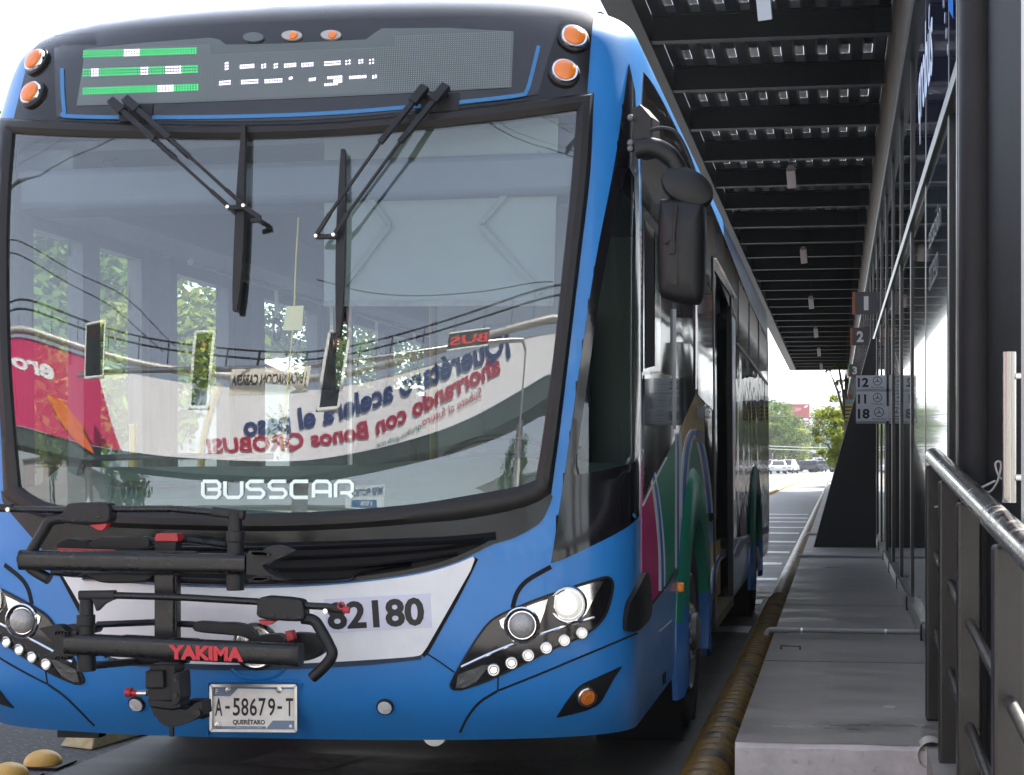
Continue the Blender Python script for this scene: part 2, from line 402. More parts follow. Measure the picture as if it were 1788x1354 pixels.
def ribbon_mb(mb, path, w, off=.004, surf=None, mirror=False, mi=0, rim=.006, bulge=0.0):
    L, Rr = ribbon_poly(path, w); cen = (sum(p[0] for p in path)/len(path), sum(p[1] for p in path)/len(path))
    surf = surf or (lambda x, y: hit_safe(x, y, cen)); sx = -1 if mirror else 1
    rows = []
    for l, r, c in zip(L, Rr, path):
        hl, hr, hc = surf(*l), surf(*r), surf(*c); row = []
        for (p, nn), o in ((hl, off-rim), (hl, off), (hc, off+bulge), (hr, off), (hr, off-rim)):
            q = p+nn*o; row.append(Vector((q.x*sx, q.y, q.z)))
        rows.append(row)
    vs = [v for r in rows for v in r]; fs = []
    for i in range(len(rows)-1):
        for k in range(4):
            f = (i*5+k, i*5+k+1, (i+1)*5+k+1, (i+1)*5+k); fs.append(f)
    fs.append((0,1,2,3,4)); e = (len(rows)-1)*5; fs.append((e+4,e+3,e+2,e+1,e))
    return mb.add(vs, fs, mi)
def ribbon(name, path, w, m, parent=BUS, **k): return ribbon_mb(MB(), path, w, **k).build(name, m, parent, local=True)
def resamp(seg, n):
    ls = [math.hypot(seg[i+1][0]-seg[i][0], seg[i+1][1]-seg[i][1]) for i in range(len(seg)-1)]; tot = sum(ls); out = []; i = 0; acc = 0
    for k in range(n):
        t = tot*k/n
        while i < len(ls)-1 and acc+ls[i] < t: acc += ls[i]; i += 1
        u = (t-acc)/ls[i]; out.append((seg[i][0]+(seg[i+1][0]-seg[i][0])*u, seg[i][1]+(seg[i+1][1]-seg[i][1])*u))
    return out
def ring_patch(name, osegs, isegs, m, parent=BUS, off=.008, bulge=.014, n=36, rim=.02, surf=None):
    # rubber frame between two closed outlines given side by side, segment by segment
    I = []; O = []
    for a, b in zip(isegs, osegs): I += resamp(a, n); O += resamp(b, n)
    cen = (sum(p[0] for p in I)/len(I), sum(p[1] for p in I)/len(I)); vs = []; fs = []
    surf = surf or (lambda x, y: hit_safe(x, y, cen))
    for p, q in zip(I, O):
        for t, o in ((0, off-rim), (0, off), (.3, off+bulge), (.7, off+bulge), (1, off), (1, off-rim)):
            h = surf(p[0]+(q[0]-p[0])*t, p[1]+(q[1]-p[1])*t); vs.append(h[0]+h[1]*o)
    N = len(I)
    for i in range(N):
        j = (i+1)%N
        for k in range(5): fs.append((i*6+k, i*6+k+1, j*6+k+1, j*6+k))
    return MB().add(vs, fs).build(name, m, parent, local=True)

# ---------------------------------------------------------------- outlines read off the photograph
GLS = [crv([(24,233),(120,238),(240,241),(430,243),(640,234),(852,213),(1008,192)], 5), crv([(1008,192),(1000,300),(985,450),(968,610),(950,750),(936,838)], 4),
   crv([(936,838),(903,850),(820,865),(735,879),(620,890),(500,896),(380,897),(240,894),(110,884),(60,868),(34,850)], 4), crv([(34,850),(22,718),(15,600),(13,450),(16,330),(24,233)], 4)]
GOS = [crv([(3,207),(100,212),(240,217),(430,219),(600,213),(800,192),(1036,163)], 5), crv([(1036,163),(1030,300),(1013,450),(994,610),(976,760),(962,862)], 4),
   crv([(962,862),(920,885),(820,906),(735,914),(620,923),(480,928),(300,925),(150,918),(60,900),(8,868)], 4), crv([(8,868),(2,720),(-4,600),(-6,450),(-4,330),(3,207)], 4)]
GL = [p for g in GLS for p in resamp(g, 36)]; GO = [p for g in GOS for p in resamp(g, 36)]
QW = crv([(1098,112),(1088,180),(1072,290),(1040,455),(1012,640),(984,840),(962,983)], 4) + crv([(962,983),(985,976),(1050,945),(1092,922),(1117,902)], 4)[1:] + [(1117,900),(1117,500),(1114,300),(1108,160)]
QG = crv([(1096,290),(1075,370),(1046,520),(1022,690),(1006,800)], 3) + [(1004,830),(1050,822),(1107,806)] + [(1108,560),(1109,400),(1106,310)]
DW = [(1121,372),(1146,398),(1146,640),(1121,640)]           # sliding driver window on the flat side
DOOR_Y0, DOOR_Y1, DOOR_Z0, DOOR_Z1 = 4.02, 5.60, .36, 2.55
WHEELS_Y = (2.62, 8.72)
LEFT_WIN = [(.72,1.16,.62,2.38),(1.30,1.74,.62,2.38),(2.12,2.80,1.12,2.36),(3.32,4.25,1.12,2.36)] + [(4.6+k*1.35, 5.75+k*1.35, 1.2, 2.36) for k in range(5)]

def body_shell():
    zs = []; z = .37
    while z < 3.0: zs.append(z); z += .03
    zs += [3.0+.01*k for k in range(0, 26)]
    ph = [-90+180*k/100 for k in range(101)]
    ys = [.055*k for k in range(1, 400)]
    vs = []; rows = []
    for z in zs:
        hw = hwf(z); yo = YO(hw, z); row = []
        yb = [y for y in ys if yo+DC+.02 < y < BL-.03]
        # same column count on every row: spread side columns evenly
        ncol = 205; cols = [yo+DC+(BL-yo-DC)*k/ncol for k in range(1, ncol+1)]
        for y in reversed(cols): row.append((-hw, y, z))
        for p in ph:
            s, c = math.sin(R(p)), math.cos(R(p))
            xx = hw*math.copysign(abs(s)**(2/PP), s); row.append((xx, YO(xx, z)+DC*(1-abs(c)**(2/PP)), z))
        for y in cols: row.append((hw, y, z))
        rows.append((len(vs), len(row))); vs += row
    fs = []
    for i in range(len(zs)-1):
        a, n = rows[i]; b, _ = rows[i+1]
        for k in range(n-1):
            q = (a+k, a+k+1, b+k+1, b+k)
            c = Vector([sum(vs[t][j] for t in q)/4 for j in range(3)])
            drop = False
            if c.y < 1.0 and c.x > -1.31:
                x, y = bpx(c)
                if c.y < .75 and not (c.x < -1.24 and c.y > .22) and inpoly(x, y, GM): drop = True
                if c.x > .8 and inpoly(x, y, QGh): drop = True
            if c.x > 1.25 and c.y > .4:
                x, y = bpx(c)
                if DOOR_Y0 < c.y < DOOR_Y1 and c.z < DOOR_Z1: drop = True
            if abs(c.x) > 1.1 and any((c.y-w)**2+(c.z-.5)**2 < .60**2 or (abs(c.y-w) < .60 and c.z < .5) for w in WHEELS_Y): drop = True
            if c.x < -1.2 and any(y0 < c.y < y1 and z0 < c.z < z1 for y0, y1, z0, z1 in LEFT_WIN): drop = True
            if c.x < -1.2 and c.y < .5 and False: drop = True
            if not drop: fs.append(q)
        # rear wall
        fs.append((a+n-1, a, b, b+n-1)) if not (1.5 < zs[i] < 2.5) else fs.append((a+n-1, a, b, b+n-1))
    a, n = rows[-1]; fs.append(tuple(a+k for k in range(n)))
    return MB().add(vs, fs)
def shrink(poly, k):
    cx = sum(p[0] for p in poly)/len(poly); cy = sum(p[1] for p in poly)/len(poly)
    return [(cx+(p[0]-cx)*k, cy+(p[1]-cy)*k) for p in poly]
GM = [((a+c)/2, (b+d)/2) for (a,b),(c,d) in zip(GL, GO)]
QGh = shrink(QW, .94)
shell = body_shell().build('body', M['paint'], BUS, smooth=30, local=True, recalc=False)

# ---------------------------------------------------------------- windshield and its rubber frame
windshield = patch('windshield', GM, M['glass_ws'], off=-.002, rim=0.001, grid=18)
ring_patch('windshield_frame', GOS, GLS, M['rubber'], off=.006, bulge=.016, rim=.03)

# black roof cap above the windshield
def cap_point(u, z):                     # u -1..1 across the cap
    hw = hwf(z); s = u; x = s*min(1.13, hw*.985); yo = YO(x, z)
    return Vector((x, yo+DC*(1-(max(0, 1-(abs(x)/hw)**PP))**(1/PP)), z))
CAPB = [hit_safe(x, y, (500, 500))[0] for x, y in GOS[0]]
def cap_low(x):
    if x <= CAPB[0].x: return CAPB[0].z
    for a, b in zip(CAPB, CAPB[1:]):
        if x <= b.x: return a.z+(b.z-a.z)*(x-a.x)/(b.x-a.x)
    return CAPB[-1].z
def cap_mesh():
    us = [-1+2*k/70 for k in range(71)]; vs = []; fs = []; nr = 52
    for r in range(nr):
        for u in us:
            z0 = cap_low(u*1.12)-.012; t = r/(nr-1); t = 1-(1-t)**1.7; z = z0+(3.25-z0)*t
            p = cap_point(u, z); vs.append(p+gnorm(p)*.007)
    n = len(us)
    for i in range(nr-1):
        for k in range(n-1): fs.append((i*n+k, i*n+k+1, (i+1)*n+k+1, (i+1)*n+k))
    m = len(vs)
    ring = [k for k in range(n)] + [i*n+n-1 for i in range(1, nr)] + [(nr-1)*n+k for k in range(n-2, -1, -1)] + [i*n for i in range(nr-2, 0, -1)]
    sk = [Vector(vs[i])-gnorm(vs[i])*.014 for i in ring]; vs += sk
    for i in range(len(ring)):
        j = (i+1)%len(ring); fs.append((ring[j], ring[i], m+i, m+j))
    return MB().add(vs, fs)
cap_mesh().build('roof_cap', M['black_cap'], BUS, local=True)
# ================================================================ front of the bus
def disc_on(mb, px, py, rpx, prof_, axis=None, n=24, mirror=False, mi=0, off=0.0):
    # a round fitting on the bodywork; prof_ is a list of (radius factor, height in metres)
    p, nn = hit(px, py); d = (BMAT @ p - Vector((0,0,EYE))).dot(FWD); r = rpx*d/F
    ax = Vector(axis) if axis else nn; p = p+ax*off
    if mirror: p = Vector((-p.x, p.y, p.z)); ax = Vector((-ax.x, ax.y, ax.z))
    return mb.lathe(p, ax, [(max(1e-4, a*r), h) for a, h in prof_], n, mi)
def dpx(p): return (BMAT @ Vector(p) - Vector((0,0,EYE))).dot(FWD)

# ---- destination sign
SIGN_O = [(97,66)] + crv([(97,66),(300,54),(600,42),(980,33)], 5)[1:] + [(958,100),(938,168)] + crv([(938,168),(800,187),(600,208),(430,214),(240,212),(101,207)], 5)[1:]
sign = patch('destination_sign', SIGN_O, M['black_gloss'], off=.010, grid=22)
DISP = [(153,89),(250,79),(368,70),(385,73),(397,82),(500,80),(640,73),(655,62),(668,54),(780,53),(897,59),(893,156),(770,163),(560,173),(300,183),(137,188)]
m = M['display'] = mat('display_matrix', (.075,.09,.09), .10, coat=.5)
patch('display_panel', DISP, m, parent=sign, off=.013, grid=22)
def quad_uv(q):                           # bilinear map on a pixel quad: TL, TR, BR, BL
    return lambda u, v: tuple((1-v)*((1-u)*q[0][i]+u*q[1][i]) + v*((1-u)*q[3][i]+u*q[2][i]) for i in (0, 1))
def dots(mb, q, cols, rows, rad, off, keep=None, mi=0):
    f = quad_uv(q)
    for i in range(cols):
        for j in range(rows):
            if keep and not keep(i, j): continue
            x, y = f((i+.5)/cols, (j+.5)/rows); h = hit(x, y)
            if not h: continue
            p = h[0]+h[1]*off; n = h[1]; ex = Vector((0,0,1)).cross(n).normalized(); ey = n.cross(ex)
            r = rad*dpx(p)/F
            mb.add([p+ex*(r*math.cos(k*math.pi/3))+ey*(r*math.sin(k*math.pi/3)) for k in range(6)], [tuple(range(6))], mi)
mb = MB(); dots(mb, [(152,91),(893,58),(890,156),(140,187)], 190, 27, .75, .0145, keep=lambda i, j: not (i > 55 and i < 138 and j < 5))
o = mb.build('pixel_dots', mat('unlit_pixels', (.30,.33,.33), .5), sign, local=True, smooth=0, recalc=False); o['kind'] = 'stuff'
GRN = emis('green_led', (.01, .70, .15), .26); WLED = emis('white_led', (.9, .82, 1.0), .8)
random.seed(3)
mb = MB()
for q, hole in (([(149,92),(347,87),(347,99),(148,106)], .10), ([(148,124),(349,117),(349,132),(148,139)], .45), ([(148,157),(350,150),(350,162),(148,170)], .2)):
    blk = [(random.random() < hole) for _ in range(14)]
    dots(mb, q, 42, 3, 1.75, .0155, keep=lambda i, j: True, mi=0)
    for f in range(len(mb.f)-42*3, len(mb.f)):
        k = (f-(len(mb.f)-42*3))//3
        if blk[int(k/42*14)] : mb.m[f] = 1
rows1 = [(395,402,112,127),(421,447,116,124),(458,468,115,124),(480,488,114,124),(498,520,114,122),(528,550,113,121),(568,597,110,119),(604,615,108,118),(627,637,107,116),(645,656,106,117)]
rows2 = [(385,406,144,153),(423,454,142,151),(464,496,141,149),(507,513,139,142),(541,554,140,145),(573,600,137,141),(584,600,142,149),(568,592,149,153),(611,642,136,141),(651,660,135,141)]
for x0, x1, y0, y1 in rows1+rows2:
    dots(mb, [(x0,y0+1),(x1,y0-1),(x1,y1-1),(x0,y1+1)], max(2, round((x1-x0)/4.4)), max(2, round((y1-y0)/4.6)), 1.5, .0155, mi=1)
mb.build('lit_pixels', [GRN, WLED], sign, local=True, smooth=0, recalc=False)['kind'] = 'stuff'
STR = crv([(112,123),(113,165),(116,200)], 3)[:-1] + crv([(116,200),(122,206),(240,208),(430,206),(600,199),(800,182),(906,170),(918,164)], 5)[:-1] + crv([(918,164),(924,150),(940,84)], 4)
ribbon('blue_trim_line', STR, 6.5, M['stripe_blue'], parent=sign, off=.0135, rim=.004)
for x, y, lit in ((445,70,0),(512,67,1),(580,66,1)):
    q = [(x+18*math.cos(t*.3142)*(1 if abs(math.cos(t*.3142))<.7 else 1), y+8*math.sin(t*.3142)) for t in range(20)]
    ln = patch('top_lamp', q, M['lamp_glass'] if lit else M['display'], parent=BUS, off=.018, rim=.012, grid=8)
    if lit:
        mb = MB(); disc_on(mb, x+3, y+1, 8, [(1,0),(.9,.006),(.4,.010)], n=14, off=.018); mb.build('bulb', M['amber'], ln, local=True)
# ---- amber marker lamps on the cap
for x, y, r in ((1000,71,25),(984,131,25)):
    for mir in (False, True):
        mb = MB(); disc_on(mb, x, y, r*1.12, [(1.0,0),(1.0,.012),(.9,.016)], off=.006, mirror=mir); rg = mb.build('marker_lamp', M['rubber'], BUS, local=True)
        mb = MB(); disc_on(mb, x, y, r*.97, [(1,0),(1,.018),(.93,.026),(.80,.026),(.78,.018)], off=.006, mirror=mir); mb.build('ring', M['chrome'], rg, local=True)
        mb = MB(); disc_on(mb, x, y, r*.78, [(1,.018),(.98,.032),(.8,.038),(.3,.041)], off=.006, mirror=mir); mb.build('lens', M['amber'], rg, local=True)

# ---- lower black panel, grille and white panel
LBP = crv([(4,858),(60,888),(150,905),(300,912),(480,915),(620,910),(735,901),(820,892),(920,872),(963,852)], 4)[:-1] + crv([(964,868),(955,892),(940,915),(900,938),(860,951),(826,968)], 4)[:-1] \
    + crv([(826,968),(790,984),(730,1000),(640,1013),(540,1021),(440,1024),(330,1022),(220,1015),(150,1007),(112,1000)], 4)[:-1] + crv([(112,1000),(80,965),(50,930),(20,895),(4,872)], 4)[:-1]
lowp = patch('lower_front_panel', LBP, M['black_cap'], off=.006, grid=20)
GRH = crv([(150,948),(300,950),(450,952),(600,949),(740,940),(866,938)], 4)[:-1] + crv([(866,938),(820,962),(760,984),(680,1000),(560,1014),(440,1018),(300,1016),(180,1006)], 4)[:-1] + [(180,1006)]
gr = patch('grille', GRH, M['dark_hole'], parent=BUS, off=.009, grid=22)
for yc, w, x1 in ((946,14,866),(966,8,846),(987,8,800),(1007,7,720)):
    pth = crv([(150,yc+4),(300,yc+8),(450,yc+9),(600,yc+5),(x1-90,yc-2 if yc<960 else yc-6),(x1,yc-10 if yc<960 else yc-20)], 6)
    ribbon('slat', pth, w, M['black_gloss'], parent=gr, off=.012, rim=.01, bulge=.016)
WP = crv([(113,1003),(150,1010),(220,1018),(330,1025),(440,1027),(540,1024),(640,1016),(730,1003),(790,987),(826,972)], 4) + [(829,977),(822,996)] + crv([(800,1035),(770,1088),(746,1130)], 3) \
    + crv([(738,1141),(722,1146),(640,1152),(540,1157),(440,1160),(330,1158),(230,1152),(196,1147)], 4) + crv([(188,1138),(165,1100),(138,1048),(113,1006)], 3)
wpanel = patch('front_panel', WP, M['white_paint'], off=.010, grid=22, rim=.014)
for pth in (crv([(831,975),(800,1038),(770,1092),(748,1132),(738,1145)], 4), crv([(736,1147),(640,1157),(540,1163),(440,1166),(330,1164),(230,1158),(190,1150)], 5), crv([(188,1148),(160,1101),(133,1050),(108,1003)], 4)):
    ribbon('panel_gap', pth, 9 if pth[0][0] > 700 else 8, mat('gap_blue', (.01,.03,.07), .5) if pth[0][0] == 736 else M['dark_hole'], parent=wpanel, off=.004)
FSURF = lambda off: (lambda q: (lambda u, v: (lambda h: h[0]+h[1]*off)(hit(*quad_uv(q)(u, 1-v)))))
def text_px(mb, s, q, off, mi=0, **k): return text_mb(mb, s, FSURF(off)(q), mi, **k)
dec = patch('fleet_number', [(567,1046),(752,1036),(755,1095),(573,1105)], M['sticker'], parent=BUS, off=.0115, rim=.002, grid=20)
text_px(MB(), '82180', [(571,1052),(740,1042),(743,1092),(575,1100)], .0125, bold=.035).build('digits', M['ink'], dec, local=True, smooth=0, recalc=False)
# three-pointed star badge behind the rack
mb = MB(); disc_on(mb, 450, 1128, 42, [(1,0),(1,.016),(.90,.020),(.88,.012)], off=.008); bd = mb.build('star_badge', M['black_gloss'], BUS, local=True)
mb = MB(); disc_on(mb, 450, 1128, 36, [(1.0,.012),(1.0,.022),(.93,.022),(.92,.012)], off=.008)
h, hn = hit(450, 1128); c = h+hn*.036; ex = Vector((1,0,0)); ez = Vector((0,0,1)); rr = 35*dpx(h)/F
for k in range(3):
    a = R(90+120*k); t = ex*math.cos(a)+ez*math.sin(a); s = ex*-math.sin(a)+ez*math.cos(a)
    mb.add([c+t*rr, c+s*.010-t*.006, c+hn*.008, c-s*.010-t*.006], [(0,1,2),(0,2,3)])
mb.build('star', M['chrome'], bd, local=True, smooth=0)
ribbon('badge_lip', crv([(405,1168),(420,1180),(450,1186),(482,1180),(497,1168)], 6), 6, M['paint'], off=.003, bulge=.006)

# ---- seams
SEAMS = [(crv([(1112,1106),(1060,1128),(1000,1153),(940,1178),(870,1206)], 4), 3.2), ([(869,1207),(870,1180)], 2.5), (crv([(746,1142),(768,1156),(793,1174)], 3), 2.2),
         (crv([(803,1279),(818,1250),(838,1226),(868,1207)], 5), 4.0), (crv([(895,1062),(903,1035),(922,1013),(962,990)], 5), [6,7,8,8,9,9,10,10,10,10,9,9,9,8,7,7])]
for pth, w in SEAMS:
    for mir in (False, True): ribbon('panel_seam', pth, w if not isinstance(w, list) else 8, M['dark_hole'], off=.0025, mirror=mir, rim=.004)

# ---- headlights
HLO = crv([(792,1203),(789,1190),(820,1135),(850,1092),(876,1073),(930,1050),(1000,1025),(1052,1009)], 4) + crv([(1060,1008),(1067,1014),(1068,1030),(1058,1068),(1042,1092),(1018,1109)], 3) + crv([(1000,1118),(960,1135),(900,1165),(850,1188),(806,1203)], 3)
for mir in (False, True):
    hl = patch('headlight', HLO, M['black_gloss'], off=.006, grid=14, mirror=mir)
    ribbon_mb(MB(), [(p[0], p[1]) for p in HLO]+[HLO[0]], 4, off=.007, mirror=mir, rim=.006).build('edge_seal', M['rubber'], hl, local=True)
    # chrome wings beside the bowls
    patch('reflector_wing', crv([(968,1040),(1000,1028),(1040,1016),(1053,1014)], 3)+[(1040,1035),(1022,1072),(1000,1090),(975,1078),(966,1060)], M['chrome'], parent=hl, off=.009, rim=.003, grid=9, mirror=mir)
    patch('reflector_wing', crv([(872,1083),(900,1068),(930,1055),(956,1046)], 3)+[(950,1068),(938,1100),(912,1119),(890,1108),(875,1094)], M['chrome'], parent=hl, off=.009, rim=.003, grid=9, mirror=mir)
    for x, y, r, on in ((993,1055,27,True),(913,1091,25,False)):
        mb = MB(); disc_on(mb, x, y, r, [(1.22,0),(1.22,.014),(1.12,.022),(1.0,.018),(.97,.008)], axis=(0.05,-1,0) if not mir else (0.05,-1,0), off=.004, mirror=mir); bw = mb.build('bowl_ring', M['chrome'] if on else M['black_gloss'], hl, local=True)
        mb = MB(); disc_on(mb, x, y, r*.93, [(1,.006),(.97,.022),(.8,.034),(.45,.042),(.1,.044)], axis=(0.05,-1,0), off=.004, mirror=mir); mb.build('lens', M['lamp_on'] if on else M['lamp_glass'], bw, local=True)
        if on:
            mb = MB(); disc_on(mb, x, y, r*.62, [(1,.040),(.7,.050),(.1,.054)], axis=(0.05,-1,0), off=.004, mirror=mir); mb.build('bulb', emis('headlight_core', (1,.97,.88), .35), bw, local=True)
        if not on:
            mb = MB(); disc_on(mb, x, y, r*1.22, [(1.0,.010),(1.06,.02),(.98,.024),(.9,.014)], axis=(0.05,-1,0), off=.004, mirror=mir); mb.build('trim_ring', M['chrome'], bw, local=True)
    ribbon_mb(MB(), crv([(806,1164),(870,1135),(950,1105),(1036,1078)], 4), 5, off=.010, mirror=mir, bulge=.004).build('silver_line', M['chrome'], hl, local=True)
    patch('side_reflector', [(796,1200),(800,1178),(840,1162),(855,1160),(846,1172),(832,1190),(810,1200)], mat('smoked_reflector', (.10,.10,.10), .3, .3, bump=.3, bscale=60), parent=hl, off=.008, rim=.003, grid=10, mirror=mir)
    for x, y in ((862,1169),(893,1157),(922,1144),(953,1131),(984,1118),(1014,1105)):
        mb = MB(); disc_on(mb, x, y, 11, [(1,0),(1,.008),(.85,.010),(.7,.006)], off=.007, mirror=mir, n=16); lr = mb.build('running_light', M['steel'], hl, local=True)
        mb = MB(); disc_on(mb, x, y, 5.5, [(1,.006),(.8,.013),(.3,.015)], off=.007, mirror=mir, n=14); mb.build('bulb', M['led_on'], lr, local=True)
    # fog lamp
    fg = patch('fog_lamp', crv([(972,1252),(990,1224),(1012,1198),(1040,1184),(1084,1164)], 4)+crv([(1086,1163),(1072,1183),(1060,1205),(1046,1228),(1022,1240)], 4)[1:]+[(1000,1246)], M['black_plastic'], off=.005, grid=12, mirror=mir)
    mb = MB(); disc_on(mb, 1023, 1215, 18, [(1,0),(1,.014),(.88,.018),(.82,.010)], off=.004, mirror=mir); mb.build('ring', M['steel'], fg, local=True)
    mb = MB(); disc_on(mb, 1023, 1215, 14.5, [(1,.010),(.9,.018),(.4,.021)], off=.004, mirror=mir); mb.build('lens', mat('amber_fog', (.55,.14,.01), .2, bump=.5, bscale=140, coat=.5), fg, local=True)
for x, y in ((673,1233),(240,1228)):
    mb = MB(); disc_on(mb, x, y, 15, [(1,0),(1,.010),(.85,.012)], off=.002); rf = mb.build('round_reflector', M['rubber'], BUS, local=True)
    p, nn = hit(x, y); ex = Vector((1,0,0)); ez = nn.cross(ex); r = 12.5*dpx(p)/F; q = p+nn*.014; vs = [q+nn*.004]+[q+(ex*math.cos(R(60*k))+ez*math.sin(R(60*k)))*r+nn*(.0 if k%2 else .003) for k in range(6)]
    mb = MB(); mb.lathe(q, nn, [(r,0),(r*.96,.002)], 24); mb.add(vs, [(0,k+1,(k+1)%6+1) for k in range(6)]); mb.build('facets', M['reflector'], rf, local=True, smooth=0)
# ---- licence plate
PLY = hit(444,1236)[0].y-.022
p0, p1, p2, p3 = [CAML+rayl(x, y)*((PLY-CAML.y)/rayl(x, y).y) for x, y in ((370,1275),(518,1276),(517,1198),(370,1197))]
yy = min(p.y for p in (p0, p1, p2, p3)); cor = [Vector((p.x, yy, p.z)) for p in (p0, p1, p2, p3)]
PW = mat('plate_white', (.80,.77,.71), .4, var=.08, scale=40, dirt=((.3,.27,.22), 30, .66, .5)); PBL = mat('plate_blue', (.16,.22,.31), .4)
pl = MB().prism(cor, (0,.02,0)).build('licence_plate', PW, BUS, local=True, smooth=0, bevel=.004)
uu = cor[1]-cor[0]; vv = cor[3]-cor[0]
def pf(u, v, o=.0015): return cor[0]+uu*u+vv*v-Vector((0,o,0))
mb = MB(); e = []
for a, b in (((0,0),(1,0)),((1,0),(1,1)),((1,1),(0,1)),((0,1),(0,0))): mb.bar(pf(*a, .004), pf(*b, .004), .010, .012, up=(0,1,0))
mb.build('plate_frame', M['steel'], pl, local=True, smooth=0)
mb = MB()
for poly in ([(.02,.76),(.22,.76),(.31,.93),(.86,.93),(.86,.98),(.02,.98)], [(.64,.03),(.72,.22),(.98,.22),(.98,.03)], [(.02,.03),(.64,.03),(.64,.09),(.10,.09),(.06,.05)]): mb.add([pf(u, v, .001) for u, v in poly], [tuple(range(len(poly)))])
mb.build('blue_bands', PBL, pl, local=True, smooth=0)
mb = MB()
for ch, x in (('A',.04),('-',.16),('5',.25),('8',.35),('6',.45),('7',.555),('9',.665),('-',.775),('T',.875)):
    lo, hi = (.48,.54) if ch == '-' else (.32,.72); w = .055 if ch == '-' else .085
    text_mb(mb, ch, lambda u, v: pf(x+u*w, lo+v*(hi-lo)), bold=.012 if ch != '-' else .0)
text_mb(mb, 'QUERÉTARO', lambda u, v: pf(.25+u*.38, .11+v*.15), bold=.03)
mb.build('characters', M['ink'], pl, local=True, smooth=0)
mb = MB(); text_mb(mb, 'F', lambda u, v: pf(.045+u*.03, .81+v*.11, .002), bold=.03); text_mb(mb, 'SERVICIO LOCAL AUTOBUS', lambda u, v: pf(.28+u*.32, .045+v*.03, .002))
mb.lathe(pf(.93,.10,.0015), (0,-1,0), [(.006,0),(.005,.0005)], 10); mb.build('small_letters', M['white_paint'], pl, local=True, smooth=0)
mb = MB()
for u, v in ((.20,.90),(.80,.90),(.065,.11)): mb.lathe(pf(u, v), (0,-1,0), [(.011,0),(.011,.004),(.005,.005),(.005,.009),(.003,.010)], 12)
mb.build('plate_bolts', M['steel'], pl, local=True)
ribbon('plate_recess', [(364,1282),(366,1192),(370,1190),(520,1190),(527,1194),(534,1282)], 5, M['paint'], off=.003, bulge=.008)

# ---- BUSSCAR lettering on the windshield
mb = MB()
def rr_stroke(pts, w=6.2): ribbon_mb(mb, pts, w, off=.004, rim=.004)
y0, y1 = 841, 869
def letter(ch, x, w):
    a, b = x, x+w; ym = (y0+y1)/2; c = 5
    if ch == 'B': rr_stroke([(a,y0+1),(a,y1-c)]); rr_stroke([(a,y0),(b-c,y0),(b,y0+c),(b,ym-3),(b-3,ym),(b,ym+3),(b,y1-c),(b-c,y1),(a+c,y1),(a,y1-c),(a,ym)]); rr_stroke([(a+8,ym),(b-3,ym)])
    if ch == 'U': rr_stroke([(a,y0),(a,y1-c),(a+c,y1),(b-c,y1),(b,y1-c),(b,y0)])
    if ch == 'S': rr_stroke([(b,y0),(a+c,y0),(a,y0+c),(a,ym-c),(a+c,ym),(b-c,ym),(b,ym+c),(b,y1-c),(b-c,y1),(a,y1)])
    if ch == 'C': rr_stroke([(b,y0),(a+c,y0),(a,y0+c),(a,y1-c),(a+c,y1),(b,y1)])
    if ch == 'A': rr_stroke([(a,y1),(a,y0+c),(a+c,y0),(b-c,y0),(b,y0+c),(b,y1)]); rr_stroke([(a+3,ym+4),(b-3,ym+4)])
    if ch == 'R': rr_stroke([(a,y1),(a,y0+c),(a+c,y0),(b-c,y0),(b,y0+c),(b,ym+2),(b-c,ym+6),(a+8,ym+6)]); rr_stroke([(b-8,ym+6),(b,y1)])
for k, ch in enumerate('BUSSCAR'): letter(ch, 355+k*38.6, 29)
mb.build('maker_lettering', emis('x', (1,1,1), 0) if False else mat('letter_white', (.80,.92,.84), .5), windshield, local=True, smooth=0)

# ---- wipers
def off_glass(x, y, o): h = hit_safe(x, y, (500,550)); return h[0]+h[1]*o
def wiper(arms, blade, pivots, bracket, link):
    w = patch('wiper', bracket, M['rubber'], off=.016, rim=.02, grid=12)
    mb = MB()
    for (a, b) in arms:
        m1 = (a[0]+(b[0]-a[0])*.38, a[1]+(b[1]-a[1])*.38); m2 = (a[0]+(b[0]-a[0])*.86, a[1]+(b[1]-a[1])*.86)
        A, B1, B2, C = off_glass(*a, .055), off_glass(*m1, .085), off_glass(*m2, .075), off_glass(*b, .06)
        mb.bar(A, B1, .021, .016, up=(0,-1,.3)); mb.bar(B1, B2, .011, .009, up=(0,-1,.3)); mb.bar(B2, C, .016, .010, up=(0,-1,.3))
        mb.cyl(off_glass(a[0], a[1], .012), off_glass(a[0], a[1], .062), .014, 12)
        d = (A-B1).normalized(); mb.bar(A+d*.02, A-d*.06, .034, .026, up=(0,-1,.3))
    for a, b in link: mb.bar(off_glass(*a, .058), off_glass(*b, .055), .018, .012, up=(0,-1,.2))
    mb.build('arm', M['black_plastic'], w, local=True, bevel=.002)
    mb = MB()
    for x, y in pivots: mb.lathe(off_glass(x, y, .060), (0,-1,0), [(.010,0),(.010,.006),(.006,.012)], 12)
    mb.build('pivot_bolt', M['chrome'], w, local=True)
    mb = MB(); t = crv(blade, 8); P0 = [off_glass(x, y, .030) for x, y in t]; n = len(P0)
    for k in range(n-1):
        s = k/(n-1); wd_ = .012+.022*math.sin(math.pi*min(1, max(0, s*.95+.03)))
        mb.bar(P0[k], P0[k+1], wd_, .020, up=(0,-1,.1)); mb.bar(P0[k]+Vector((0,.016,0)), P0[k+1]+Vector((0,.016,0)), .006, .016, up=(0,-1,.1))
    mb.build('blade', M['rubber'], w, local=True, smooth=0)
wiper([((213,193),(410,371)),((238,190),(437,370))], [(432,226),(427,330),(424,420),(420,500),(417,548)], [(410,372),(437,370)], [(210,188),(270,185),(268,213),(212,216)], [((408,373),(440,371)),((437,372),(464,390)),((448,396),(466,392))])
